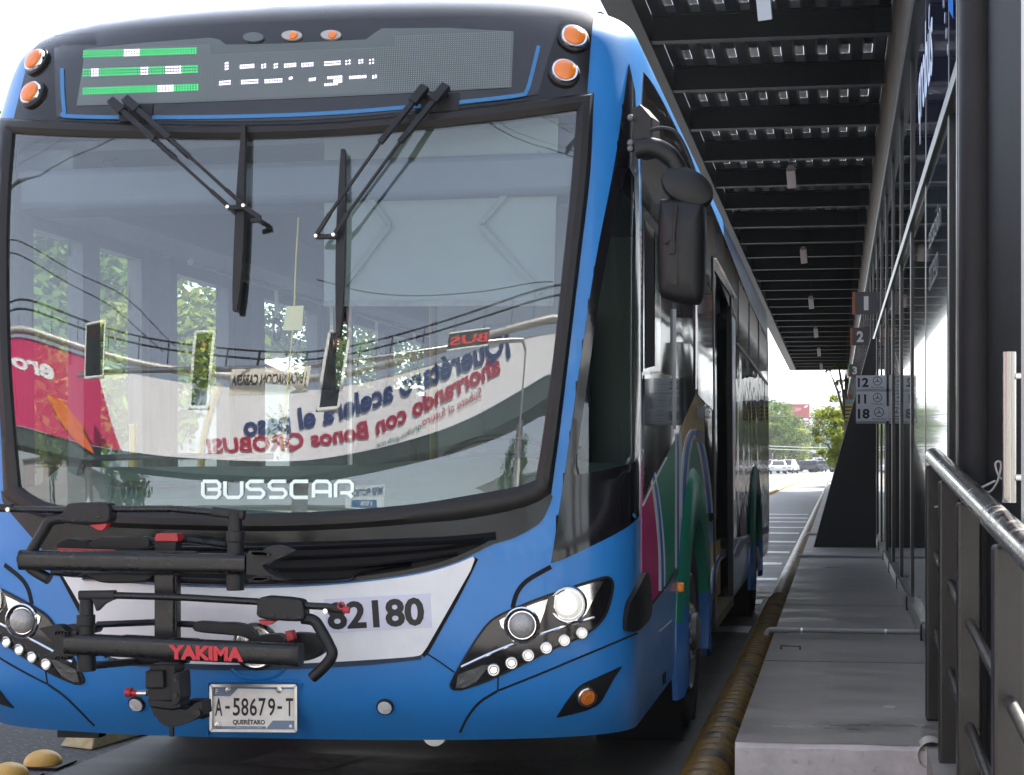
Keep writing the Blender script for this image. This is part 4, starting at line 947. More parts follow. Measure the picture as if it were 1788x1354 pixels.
mb = MB(); mb.prism([K(x,y,4.94) for x, y in ((494,1116),(515,1117),(513,1127),(496,1127))], (0,.05,0)); rk(mb, 'clip_body', BPm, cl, smooth=0, bevel=.003)
mb = MB(); mb.bar(K(103,960,4.9), K(200,963,4.9), .02, .01); rk(mb, 'red_strip', M['red'])
mb = MB(); mb.bar(K(217,1112,4.87), K(345,1119,4.87), .03, .012); rk(mb, 'clamp_plate', BPm)
mb = MB(); mb.bar(K(150,965,4.87), K(345,966,4.87), .03, .012); rk(mb, 'clamp_plate', BPm)
mb = MB(); mb.tube(crv([K(112,998,4.97),K(125,1007,4.97),K(140,1006,4.97),K(152,1000,4.97)],4), .0025, 6); rk(mb, 'cable', RB)
# mast and hitch
mb = MB(); mb.prism([K(x,y,4.94) for x, y in ((269,1003),(302,1003),(302,1120),(269,1120))], (0,.055,0)); mb.prism([K(x,y,4.955) for x, y in ((302,1003),(308,1004),(308,1117),(302,1118))], (0,.04,0)); rk(mb, 'mast', RB, smooth=0, bevel=.004)
mb = MB(); mb.prism([K(x,y,4.92) for x, y in ((262,1160),(306,1160),(306,1172),(300,1225),(258,1227),(257,1180))], (0,.08,0)); hb = rk(mb, 'pivot_block', BPm, smooth=0, bevel=.006)
mb = MB(); mb.prism([K(x,y,4.90) for x, y in ((253,1172),(284,1171),(286,1203),(253,1204))], (0,.03,0)); rk(mb, 'cover', BPm, hb, smooth=0, bevel=.006)
mb = MB(); mb.prism([K(x,y,4.91) for x, y in crv([(300,1185),(305,1176),(312,1176),(314,1200),(313,1226),(300,1230)], 3, closed=True)], (0,.09,0)); rk(mb, 'side_plate', BPm, hb, smooth=0, bevel=.003)
mb = MB()
for y in (1186, 1214): mb.lathe(K(307,y,4.91), (0,-1,0), [(.009,0),(.009,.006)], 6)
rk(mb, 'bolts', RB, hb)
mb = MB(); mb.prism([K(x,y,4.915) for x, y in ((256,1222),(312,1226),(316,1236),(300,1240),(260,1234))], (0,.09,0)); rk(mb, 'channel_lip', BPm, hb, smooth=0, bevel=.004)
mb = MB(); mb.prism([K(x,y,4.93) for x, y in crv([(263,1235),(300,1240),(315,1238),(325,1240),(342,1228),(353,1226)], 3)+crv([(355,1248),(338,1258),(325,1264),(300,1270),(282,1264),(272,1252),(268,1250)], 3)], (0,.075,0)); ht = rk(mb, 'hitch_arm', BPm, smooth=0, bevel=.006)
mb = MB(); mb.prism([K(x,y,5.02) for x, y in ((328,1223),(355,1223),(356,1256),(328,1256))], (0,.05,0)); rk(mb, 'receiver', M['dark_hole'], ht, smooth=0)
mb = MB(); mb.lathe(K(347,1244,4.93), (0,-1,0), [(.012,0),(.012,.012)], 6); mb.tube([K(300,1270,4.95),K(300,1286,4.95)], .009, 8); rk(mb, 'hitch_pin', RB, ht)
mb = MB(); mb.cyl(K(240,1211,4.95), K(257,1211,4.95), .011, 14); kn = rk(mb, 'knob_shaft', M['steel'])
mb = MB(); mb.cyl(K(221,1209,4.95), K(230,1209,4.95), .017, 10); mb.cyl(K(230,1210,4.95), K(241,1211,4.95), .011, 12); rk(mb, 'knob', M['red'], kn)
def leaf_mat(name, a, b, tr=.35):
    m = bpy.data.materials.new(name); m.use_nodes = True; n = m.node_tree; n.nodes.clear(); L = n.links.new
    out = n.nodes.new('ShaderNodeOutputMaterial'); d = n.nodes.new('ShaderNodeBsdfDiffuse'); t = n.nodes.new('ShaderNodeBsdfTranslucent'); mx = n.nodes.new('ShaderNodeMixShader'); mx.inputs[0].default_value = tr
    tc = n.nodes.new('ShaderNodeTexCoord'); tx = n.nodes.new('ShaderNodeTexNoise'); tx.inputs['Scale'].default_value = 1.6; tx.inputs['Detail'].default_value = 6; L(tc.outputs['Object'], tx.inputs[0])
    rp = n.nodes.new('ShaderNodeValToRGB'); rp.color_ramp.elements[0].position = .35; rp.color_ramp.elements[1].position = .65; rp.color_ramp.elements[0].color = (*a,1); rp.color_ramp.elements[1].color = (*b,1)
    L(tx.outputs[0], rp.inputs[0]); L(rp.outputs[0], d.inputs[0]); L(rp.outputs[0], t.inputs[0]); L(d.outputs[0], mx.inputs[1]); L(t.outputs[0], mx.inputs[2]); L(mx.outputs[0], out.inputs[0]); return m
# ================================================================ ground, road, platform
M['asphalt'] = mat('asphalt', (.085,.083,.080), .75, spec=.2, var=.28, scale=1.3, bump=.7, bscale=90, rvar=.10, dirt=((.30,.29,.27), 38, .56, .9), coords='Object')
M['lane'] = mat('bus_lane_concrete', (.095,.092,.088), .55, spec=.3, var=.45, scale=1.4, bump=.4, bscale=70, rvar=.2, stretch=(.35,2.2,1), dirt=((.20,.19,.18), 40, .60, .6))
M['roadpaint'] = mat('road_paint', (.62,.61,.57), .42, var=.2, scale=6, bump=.2, bscale=60, dirt=((.16,.155,.15), 14, .54, .9))
M['concrete'] = mat('platform_concrete', (.27,.245,.22), .50, spec=.4, var=.42, scale=2.2, bump=.16, bscale=40, rvar=.26, stretch=(.5,1.6,1), dirt=((.13,.12,.11), 5, .58, .6))
M['concrete_face'] = mat('platform_face', (.60,.55,.53), .85, var=.22, scale=5, bump=.35, bscale=30, dirt=((.16,.14,.14), 18, .62, .8))
M['station_black'] = mat('station_black_steel', (.006,.006,.007), .38, spec=.3, var=.3, scale=6, bump=.02, bscale=60)
M['rail_paint'] = mat('railing_paint', (.017,.0145,.013), .38, var=.35, scale=10, bump=.06, bscale=130, rvar=.1)
def gsheet(name, x0, x1, y0, y1, z, m, nx=1, ny=1):
    mb = MB()
    for i in range(nx):
        for j in range(ny):
            a, b = x0+(x1-x0)*i/nx, x0+(x1-x0)*(i+1)/nx; c, d = y0+(y1-y0)*j/ny, y0+(y1-y0)*(j+1)/ny
            mb.add([(a,c,z),(b,c,z),(b,d,z),(a,d,z)], [(0,1,2,3)])
    o = mb.build(name, m, smooth=0); o['kind'] = 'structure'; return o
gsheet('ground', -3000, 3000, -1500, 6000, -.012, mat('ground_soil', (.16,.15,.12), .9, var=.3, scale=.05))
gsheet('road', -14, 16, -120, 420, -.004, M['asphalt'])
gsheet('bus_lane', -3.42, -.30, -120, 420, 0.0, M['lane'])
gsheet('bounce_ground', -14, 12, -34, 2.2, .003, mat('bounce_ground_pale', (.36,.34,.31), .8, var=.15, scale=.4))  # pale unseen sheet added to bounce sunlight onto the bus front and signs
# transverse rumble lines beyond the bus and faint worn marks under it
mb = MB(); random.seed(5)
for k, Y in enumerate((12.6,15.1,18.0,20.7,23.3,26.3,29.5,32.0,34.9,37.3,39.9)):
    x0 = -2.9+random.uniform(-.1,.1); x1 = -.62-random.uniform(0,.1)
    if k in (9,8,7): x0 = -1.95
    n = 14; w = .42; a = [Vector((x0+(x1-x0)*i/n, Y-w/2+random.uniform(-.05,.05), .004)) for i in range(n+1)]; b = [Vector((x0+(x1-x0)*i/n, Y+w/2+random.uniform(-.05,.05), .004)) for i in range(n+1)]
    mb.add(a+b, [(i,i+1,n+2+i,n+1+i) for i in range(n)])
o = mb.build('rumble_lines', M['roadpaint'], smooth=0); o['kind'] = 'structure'
mb = MB(); mb.add([PZ(412,1333,.004), PZ(490,1309,.004), PZ(640,1322,.004), PZ(560,1345,.004)], [(0,1,2,3)]); mb.add([PZ(700,1350,.004), PZ(760,1336,.004), PZ(1020,1318,.004), PZ(1000,1340,.004)], [(0,1,2,3)])
o = mb.build('worn_marking', mat('worn_paint', (.17,.165,.16), .6, var=.3, scale=8, dirt=((.08,.08,.08), 9, .5, .9)), smooth=0); o['kind'] = 'structure'
# platform slab with a worn front edge
XP0, XP1, YP0, ZP = -.385, .62, 5.92, .30
mb = MB(); n = 26; e = [(XP0+(XP1+1.4-XP0)*i/n) for i in range(n+1)]; random.seed(9)
top = []; fr = []; lip = []
for i, x in enumerate(e): top.append((x, YP0+.012+random.uniform(0,.012), ZP)); lip.append((x, YP0+random.uniform(-.006,.004), ZP-.018+random.uniform(-.006,.004))); fr.append((x, YP0+.004, -.002))
mb.add(top+lip+fr, [(i,i+1,n+2+i,n+1+i) for i in range(n)] + [(n+1+i,n+2+i,2*n+3+i,2*n+2+i) for i in range(n)], 1)
mb.add([(XP0,YP0+.012,ZP),(XP1+1.4,YP0+.012,ZP),(XP1+1.4,92,ZP),(XP0,92,ZP)], [(0,1,2,3)], 0)
mb.add([(XP0,YP0+.004,-.002),(XP0,92,-.002),(XP0,92,ZP),(XP0,YP0+.012,ZP)], [(0,1,2,3)], 1)
mb.add([(XP0,92,-.002),(XP1+1.4,92,-.002),(XP1+1.4,92,ZP),(XP0,92,ZP)], [(0,1,2,3)], 1)
o = mb.build('platform', [M['concrete'], M['concrete_face']], smooth=0); o['kind'] = 'structure'
mb = MB()
for Y in (8.35, 11.6, 17.2, 26, 38, 52): mb.box((XP0+.002,Y,ZP+.0005),(.52,Y+.006,ZP+.0015))
o = mb.build('platform_joints', mat('joint_dark', (.05,.05,.05), .9), smooth=0); o['kind'] = 'structure'
tag(MB().lathe(PZ(1553,1235,ZP), (0,0,1), [(.028,0),(.026,.003)], 24).build('round_plug', mat('cap_pale', (.42,.40,.36), .6)), 'pale round cap set in the platform floor near its front edge', 'floor plug')
mb = MB(); a = PZ(1364,1134,ZP); b = PZ(1397,1135,ZP); mb.tube([a, a+Vector((0,0,.02)), b+Vector((0,0,.02)), b], .005, 6); tag(mb.build('floor_staple', M['rubber']), 'small rusty wire staple sticking out of the platform floor', 'wire staple')
# ---- yellow corrugated bumper pipe along the kerb
mb = MB(); n = 18; N = 1500; vs = []; fs = []; pitch = .135
x_of = lambda Y: -.515+.0012*(Y-6) - .0
for i in range(N+1):
    Y = 2.5+i*(.0125 if i < 900 else .0125); Yc = Y if i < 900 else 2.5+900*.0125+(i-900)*.135
    for k in range(n):
        t = 2*math.pi*k/n; ph = (Yc/pitch + k/n)*2*math.pi; r = .100+(.026*(abs(math.sin(ph/2))**.5-.7) if i < 900 else .002*math.sin(i))
        vs.append((x_of(Yc)+math.cos(t)*r, Yc, .104+math.sin(t)*r))
for i in range(N):
    for k in range(n): fs.append((i*n+k, i*n+(k+1)%n, (i+1)*n+(k+1)%n, (i+1)*n+k))
M['pipe_yellow'] = mat('pipe_yellow', (.15,.085,.008), .5, var=.35, scale=5, bump=.15, bscale=80, rvar=.12, dirt=((.012,.010,.008), 7, .49, .95))
tag(mb.add(vs, fs).build('bumper_pipe', M['pipe_yellow'], smooth=60), 'long yellow corrugated pipe lying along the platform kerb', 'bumper pipe')
# ---- drain conduits across the platform
def conduit(Y, label):
    t = thing('drain_conduit', label, 'conduit', (0, Y, ZP), group='white conduits crossing the platform floor')
    mb = MB(); z = ZP+.018; mb.tube([(-.30,Y,z),(.56,Y,z)], .015, 12); mb.tube(crv([(-.30,Y,z),(-.40,Y,z),(-.425,Y-.01,z-.01),(-.435,Y-.015,z-.035)], 5), .018, 12); mb.build('pipe', mat('conduit_grey', (.42,.41,.40), .45) if 'conduit_grey' not in bpy.data.materials else bpy.data.materials['conduit_grey'], t)
    mb = MB()
    for x in (-.22, .30): mb.tube([(x,Y,z),(x+.012,Y,z)], .0175, 12); mb.box((x,Y-.03,ZP),(x+.012,Y+.03,ZP+.003))
    mb.build('clamps', M['steel'], t)
conduit(9.72, 'near white conduit with two clamps crossing the platform floor'); conduit(17.3, 'white conduit crossing the platform at the foot of the black buttress'); conduit(22.6, 'farthest white conduit, its end poking out beyond the black buttress')
# ---- lane separator block and domed studs at the left
M['stud'] = mat('stud_yellow', (.62,.36,.07), .45, var=.2, scale=12, dirt=((.10,.08,.05), 20, .66, .7))
t = thing('lane_separator', 'worn yellow lane separator beam with a red reflector, left of the bus', 'lane separator', PZ(130,1308,0))
a = PZ(104,1303,0); b = PZ(160,1310,0); wv = (b-a); d = Vector((.16,1,0)).normalized()*2.2; up = Vector((0,0,.055)); ins = wv*.10
mb = MB(); mb.add([a,b,b+d,a+d,a+up+ins+d*.02,b+up-ins+d*.02,b+up-ins+d,a+up+ins+d], [(3,2,1,0),(4,5,6,7),(0,1,5,4),(1,2,6,5),(2,3,7,6),(3,0,4,7)]); mb.build('beam', mat('beam_yellow', (.42,.33,.14), .7, var=.3, scale=14, dirt=((.35,.34,.30), 12, .5, .8)), t, smooth=0, bevel=.008)
mb = MB(); c0 = a+up+ins*1.5+d*.03+Vector((0,0,.001)); mb.add([c0, c0+wv*.55, c0+wv*.6+d*.05, c0+wv*.05+d*.05, ], [(0,1,2,3)]); mb.build('reflector', mat('reflector_red', (.55,.03,.05), .35), t, smooth=0)
def stud(p, r, label, group=None, plate=True):
    t = thing('road_stud', label, 'road stud', p, group)
    mb = MB(); mb.lathe(p, (0,0,1), [(r,0)]+[(r*math.cos(R(a)), .01+r*.72*math.sin(R(a))) for a in (0,15,30,45,60,75,88)], 20); mb.build('dome', M['stud'], t)
    if plate: mb = MB(); mb.box((p.x-r*1.35,p.y-r*1.1,.001),(p.x+r*1.35,p.y+r*1.1,.010)); mb.build('base_plate', M['rubber'], t, smooth=0)
    return t
stud(PZ(75,1337,0), .085, 'domed yellow road stud in front of the yellow separator beam'); stud(PZ(15,1360,0), .085, 'domed yellow road stud cut off by the bottom left corner')
FS = None
for k in range(34):
    s_ = k/33; Y = 63*(177/63)**s_; p = Vector((-2.70+.68*((Y-63)/114), Y, 0))
    if FS is None: FS = stud(p, .13, 'one of the small yellow studs dividing the far road', 'row of yellow studs dividing the far road', plate=False)
    else: copy_tree(FS, p)

# ================================================================ station: glass wall, canopy
XG = .55
ST = thing('bus_station', 'black steel bus station with glazed wall and ribbed canopy over the platform', 'bus station', (XG, 10, ZP))
M['sglass'] = mat('station_glass', (.010,.012,.011), .025, spec=1.0, coat=.3, bump=.006, bscale=.8)
M['frame_dark'] = mat('frame_dark', (.018,.018,.019), .28, .3, var=.2, scale=8)
M['frame_light'] = mat('frame_zinc', (.28,.27,.25), .35, .8, var=.25, scale=8)
Y0G, Y1G, ZTR, ZGT = 6.62, 74.0, 3.08, 4.28
mb = MB(); mull = []; k = 0; Y = 7.55
while Y < Y1G: mull.append(Y); Y += 1.9
edges = [Y0G]+mull+[Y1G]
for i, (a, b) in enumerate(zip(edges, edges[1:])):
    g = MB(); tw = random.uniform(-.003,.003); g.add([(XG+tw,a+.03,ZP+.10),(XG-tw,b-.03,ZP+.10),(XG-tw,b-.03,ZTR-.04),(XG+tw,a+.03,ZTR-.04)], [(0,1,2,3)]); g.add([(XG-tw,a+.03,ZTR+.04),(XG+tw,b-.03,ZTR+.04),(XG+tw,b-.03,ZGT),(XG-tw,a+.03,ZGT)], [(0,1,2,3)])
    g.build('glass_pane', M['sglass'], ST, smooth=0)
for Y in mull:
    g = MB(); g.box((XG-.014,Y-.030,ZP+.02),(XG+.03,Y+.030,ZTR-.035)); g.box((XG-.014,Y-.030,ZTR+.035),(XG+.03,Y+.030,ZGT)); m_ = g.build('mullion', M['frame_dark'], ST, smooth=0)
    g = MB(); g.box((XG-.017,Y+.024,ZP+.12),(XG-.012,Y+.034,ZTR-.04)); g.build('edge_strip', M['frame_light'], m_, smooth=0)
    g = MB(); g.box((XG-.05,Y-.05,ZP),(XG+.05,Y+.05,ZP+.10)); g.build('foot', M['frame_dark'], m_, smooth=0)
g = MB(); g.box((XG-.036,Y0G,ZTR-.035),(XG+.02,Y1G,ZTR+.035)); g.build('transom', mat('transom_olive', (.08,.08,.062), .35, .6, var=.25, scale=9), ST, smooth=0, bevel=.004)
g = MB(); g.box((XG-.04,Y0G,ZP+.015),(XG+.02,Y1G,ZP+.10)); g.build('sill', M['frame_light'], ST, smooth=0)
g = MB(); g.box((XG-.06,3.0,ZGT),(XG+.04,Y1G,ZGT+.09)); g.build('head_rail', M['frame_dark'], ST, smooth=0)
# perforated brown panels above the glass
PERF = mat('perforated_brown', (.085,.066,.054), .55, .3, var=.3, scale=5)
n_ = PERF.node_tree; b_ = n_.nodes['Principled BSDF']; vo = n_.nodes.new('ShaderNodeTexVoronoi'); vo.inputs['Scale'].default_value = 1.0; vo.inputs['Randomness'].default_value = 0.0
mp = n_.nodes.new('ShaderNodeMapping'); mp.inputs['Scale'].default_value = (9,9,9); tcn = n_.nodes.new('ShaderNodeTexCoord'); n_.links.new(tcn.outputs['Object'], mp.inputs[0]); n_.links.new(mp.outputs[0], vo.inputs[0])
th = n_.nodes.new('ShaderNodeMath'); th.operation = 'LESS_THAN'; th.inputs[1].default_value = .17; n_.links.new(vo.outputs['Distance'], th.inputs[0])
bp = n_.nodes.new('ShaderNodeBump'); bp.inputs['Strength'].default_value = .6; bp.invert = True; bp.inputs['Distance'].default_value = .02; n_.links.new(th.outputs[0], bp.inputs['Height']); n_.links.new(bp.outputs[0], b_.inputs['Normal'])
Y = 6.62; k = 0
while Y < Y1G:
    b = min(Y+2.2, Y1G); g = MB(); g.box((XG+.02,Y+.006,ZGT+.095),(XG+.06,b-.006,6.13)); g.build('upper_panel', PERF, ST, smooth=0); Y = b
# canopy beams, edge beam, deck
XC0, XC1, ZB = -1.90, XG+.01, 5.735
BEAMS = [15.95+2.145*k for k in range(-1, 28)]
CN = thing('platform_canopy', 'black beamed canopy with corrugated deck hanging over the platform and bus side', 'canopy', (XC0, 16, ZB))
for Y in BEAMS:
    g = MB(); z0 = ZB; g.box((XC0,Y-.006,z0+.015),(XC1,Y+.006,z0+.27)); g.box((XC0,Y-.07,z0),(XC1,Y+.07,z0+.015)); g.box((XC0,Y-.07,z0+.27),(XC1,Y+.07,z0+.285))
    bm_ = g.build('beam', M['station_black'], CN, smooth=0)
    g = MB(); g.box((XC1-.16,Y-.085,z0+.02),(XC1-.005,Y-.072,z0+.25)); g.build('end_plate', M['frame_dark'], bm_, smooth=0)
YD0, YD1 = BEAMS[0]-1.0, BEAMS[-1]+.15
g = MB(); g.box((XC0-.30,YD0,ZB-.03),(XC0-.003,YD1,ZB+.39)); g.build('edge_beam', M['station_black'], CN, smooth=0, bevel=.006)
g = MB(); g.box((XC0-.30,YD1+.002,ZB-.03),(XC1,YD1+.08,ZB+.36)); g.build('edge_beam', M['station_black'], CN, smooth=0)
DECK = mat('deck_zinc', (.030,.031,.034), .45, .5, var=.3, scale=3)
vs = []; fs = []; pr = []; x = XC0; z0 = ZB+.29
while x < XC1-.02:
    for dx, dz in ((0,.0),(.10,.0),(.13,.075),(.23,.075),(.26,0)): pr.append((min(x+dx, XC1), z0+dz))
    x += .26
cuts = []
for Yb in BEAMS: cuts += [Yb-.46, Yb-.08]
ylist = [YD0]+[c for c in cuts if c > YD0]+[YD1]
for Yq in ylist:
    for p in pr: vs.append((p[0], Yq, p[1]))
n = len(pr); fs = []
for j in range(len(ylist)-1):
    slot = any(abs(ylist[j]-(Yb-.46)) < 1e-6 for Yb in BEAMS)
    for i in range(n-1):
        if slot and pr[i][1] > z0+.05 and pr[i+1][1] > z0+.05 and pr[i+1][0]-pr[i][0] > .05: continue
        fs.append((j*n+i, j*n+i+1, (j+1)*n+i+1, (j+1)*n+i))
MB().add(vs, fs).build('deck', DECK, CN, smooth=0)
# translucent inserts added in deck slots ahead of each beam, so sunlight glows through
PAN = leaf_mat('pan_translucent', (.003,.003,.0032), (.020,.020,.021), .9)
g = MB()
for Yb in BEAMS:
    x = XC0+.10
    while x < XC1-.15:
        zz = z0+.0755; w1 = random.uniform(.045,.06)
        g.add([(x+.002,Yb-.46,zz),(x+w1,Yb-.46,zz),(x+w1,Yb-.08,zz),(x+.002,Yb-.08,zz)], [(0,1,2,3)]); ya = Yb-.46
        g.add([(x+w1+.012,ya,zz),(x+.128,ya,zz),(x+.128,Yb-.08,zz),(x+w1+.012,Yb-.08,zz)], [(0,1,2,3)])
        g.add([(x+w1,Yb-.46,zz+.001),(x+w1+.012,Yb-.46,zz+.001),(x+w1+.012,Yb-.08,zz+.001),(x+w1,Yb-.08,zz+.001)], [(0,1,2,3)])
        x += .26
o = g.build('pan_inserts', PAN, CN, smooth=0); o['kind'] = 'stuff'
# hanging lamps
LG = mat('lamp_housing', (.62,.62,.60), .45)
def hang_lamp(Y, x, label):
    t = thing('hanging_lamp', label, 'lamp', (x, Y, ZB), 'small white lamps hanging from the canopy')
    mb = MB(); mb.tube([(x,Y,ZB+.28),(x,Y,5.58)], .006, 6); mb.tube([(x,Y,ZB+.20),(x+.02,Y,5.60)], .004, 6); mb.build('cable', M['rubber'], t)
    mb = MB(); mb.prism([(x-.035,Y,5.58),(x+.035,Y,5.58),(x+.075,Y,5.52),(x-.065,Y,5.52)], (0,.05,0)); mb.build('bracket', M['frame_light'], t, smooth=0)
    mb = MB(); mb.obox((x+.012,Y-.005,5.385), (.062,0,.006), (0,.05,.02), (-.012,0,.125)); mb.build('housing', LG, t, smooth=0, bevel=.006)
for Y, l in ((13.6,'hanging white lamp cut off by the top edge of the photo'),(22.0,'largest fully visible white hanging lamp under the canopy'),(30.4,'second white hanging lamp along the canopy from the near one'),(39.5,'white hanging lamp level with the number 1 sign'),(48.7,'white hanging lamp fourth along the canopy, above sign 2 level'),(57.4,'white hanging lamp last but one along the canopy'),(66.5,'smallest, farthest white hanging lamp near the canopy end')):
    hang_lamp(Y, -.64, l)
# posters behind the glass of the first bays
g = MB(); g.add([(XG-.012,6.95,ZTR+.05),(XG-.012,10.45,ZTR+.05),(XG-.012,10.45,ZGT-.01),(XG-.012,6.95,ZGT-.01)], [(0,1,2,3)])
PN = mat('poster_navy', (.018,.020,.055), .08, coat=.6, bump=.004, bscale=1)
ps = thing('glass_poster', 'navy poster with white lettering behind the upper glass', 'poster', (XG, 8.5, 3.6)); g.build('sheet', PN, ps, smooth=0)
text_mb(MB(), 'qrobús', plane_f((XG-.015,10.3,3.42), (0,-1.5,0), (0,0,.62)), bold=.02).build('lettering', M['wrap_white'], ps, smooth=0)
g = MB(); g.add([(XG-.015,7.25,3.42),(XG-.015,7.55,3.55),(XG-.015,7.55,3.95),(XG-.015,7.25,3.85)], [(0,1,2,3)]); g.build('blue_block', M['wrap_blue'], ps, smooth=0)
g = MB()
for k in range(9): g.box((XG-.0155,7.6+k*.10,3.35+k*.105),(XG-.0145,7.63+k*.10,3.40+k*.105))
g.build('dash_line', M['wrap_white'], ps, smooth=0)
g = MB(); g.add([(XG-.014,7.66,1.0),(XG-.014,9.4,1.0),(XG-.014,9.4,ZTR-.06),(XG-.014,7.66,ZTR-.06)], [(0,1,2,3)])
p2_ = thing('glass_film', 'frosted blue grey film with dark lettering on the lower glass', 'window film', (XG, 8.5, 2)); g.build('sheet', mat('film_grey', (.05,.06,.08), .03, coat=.5), p2_, smooth=0)
text_mb(MB(), 'estación', plane_f((XG-.017,9.1,2.60), (0,-1.0,0), (0,0,.14))).build('lettering', M['ink'], p2_, smooth=0)
text_mb(MB(), 'acceso', plane_f((XG-.017,9.1,2.36), (0,-.8,0), (0,0,.14))).build('lettering', M['ink'], p2_, smooth=0)
# door bay at the near end: frame, leaf, column, pull handle
D = thing('station_door', 'black station door with a long steel pull handle', 'door', (XG, 5.6, ZP))
g = MB(); g.box((XG-.05,6.45,ZP),(XG+.05,6.60,5.9)); g.box((XG-.05,3.0,4.30),(XG+.04,6.45,4.45)); g.build('frame', M['frame_dark'], D, smooth=0, bevel=.004)
g = MB(); g.box((XG-.056,6.50,ZP),(XG-.0505,6.53,5.9)); g.build('frame_strip', M['frame_light'], D, smooth=0)
g = MB(); g.box((XG-.01,4.45,ZP-.25),(XG+.04,6.44,5.9)); g.build('leaf', mat('leaf_black', (.010,.010,.011), .7, spec=.15, var=.2, scale=3), D, smooth=0)
hx = XG-.09; hp = PXp(1762,746,hx); z1 = PXp(1762,615,hx).z; z0_ = PXp(1762,878,hx).z
g = MB(); g.tube([(hx,hp.y,z0_),(hx,hp.y,z1)], .0185, 20); hd = g.build('handle', mat('handle_steel', (.36,.34,.32), .22, 1.0, var=.12, scale=60, stretch=(30,30,.6)), D)
g = MB()
for yy in (657, 834): z = PXp(1762,yy,hx).z; g.tube([(hx,hp.y,z),(XG,hp.y,z)], .0085, 12)
g.build('standoffs', M['steel'], hd)
g = MB(); g.cyl((XG-.03,5.75,ZP-.3),(XG-.03,5.75,6.0), .075, 24); tag(g.build('round_column', mat('column_black', (.016,.016,.018), .6, spec=.25, var=.2, scale=4)), 'round black column in front of the station door', 'column')
yp = PXp(1783,400,XG-.08).y
g = MB(); g.box((XG-.08,yp-.12,ZP-.3),(XG-.035,yp,6.0)); tag(g.build('light_strip_post', mat('light_strip_pale', (.55,.54,.50), .5)), 'pale slim post added for the strip of background light at the right edge', 'post')  # pale post added to stand for a bright strip of background light
# black wedge buttress
YW = 19.4
g = MB(); a, b, c, d = [P(x,y,YW) for x,y in ((1421,957),(1530,957),(1530,592),(1521,592))]
for q in (a,b): q.z = ZP
wd_ = thing('wedge_buttress', 'tall black wedge-shaped steel buttress standing on the platform', 'buttress', (a.x, YW, ZP))
g.prism([a,b,c,d], (0,.14,0)); g.build('plate', M['station_black'], wd_, smooth=0)
g = MB(); g.bar(a+Vector((-.004,.07,0)), d+Vector((-.004,.07,0)), .14, .008, up=(1,0,0)); g.build('edge_flat', M['frame_light'], wd_, smooth=0)
# number signs
def numsign(s, Y, x0, y0, x1, y1, label, strips, cut=False):
    A = P(x0,y1,Y); B = P(x1,y0,Y); t = thing('number_sign', label, 'sign', (B.x, Y, A.z), 'grey bay number signs on the station wall')
    g = MB(); g.box((A.x,Y,A.z),(B.x+.02,Y+.03,B.z)); g.build('panel', bpy.data.materials.get('sign_grey') or mat('sign_grey', (.07,.066,.068), .45), t, smooth=0, bevel=.003)
    h = B.z-A.z
    for i, m_ in enumerate(strips):
        g = MB(); g.box((A.x,Y-.004,A.z+h*i/len(strips)),(A.x+h*.13,Y-.0005,A.z+h*(i+1)/len(strips))); g.build('colour_strip', m_, t, smooth=0)
    w = {'1':.20,'4':.42}.get(s,.38)*h; text_mb(MB(), s, plane_f((A.x+h*(.50 if s=='1' else .36),Y-.003,A.z+h*.18), (w,0,0), (0,0,h*.62)), bold=.04).build('numeral', bpy.data.materials.get('sign_white') or mat('sign_white', (.80,.79,.80), .5), t, smooth=0, recalc=False)
OR = mat('strip_orange', (.36,.10,.04), .5)
numsign('1', 21.0, 1488.5, 509.5, 1530.5, 549.5, 'dark grey sign with the number 1, highest and largest', [OR])
numsign('2', 26.4, 1484.5, 572, 1519.5, 603.5, 'dark grey sign with the number 2 beside the wedge tip', [OR])
numsign('3', 36.5, 1480.3, 636, 1505, 658, 'dark grey sign with the number 3 and a green edge', [mat('strip_gold', (.35,.22,.05), .5), M['green']])
numsign('4', 54.0, 1480, 687.5, 1497.5, 707, 'dark grey sign with the number 4, partly behind the wedge', [OR])
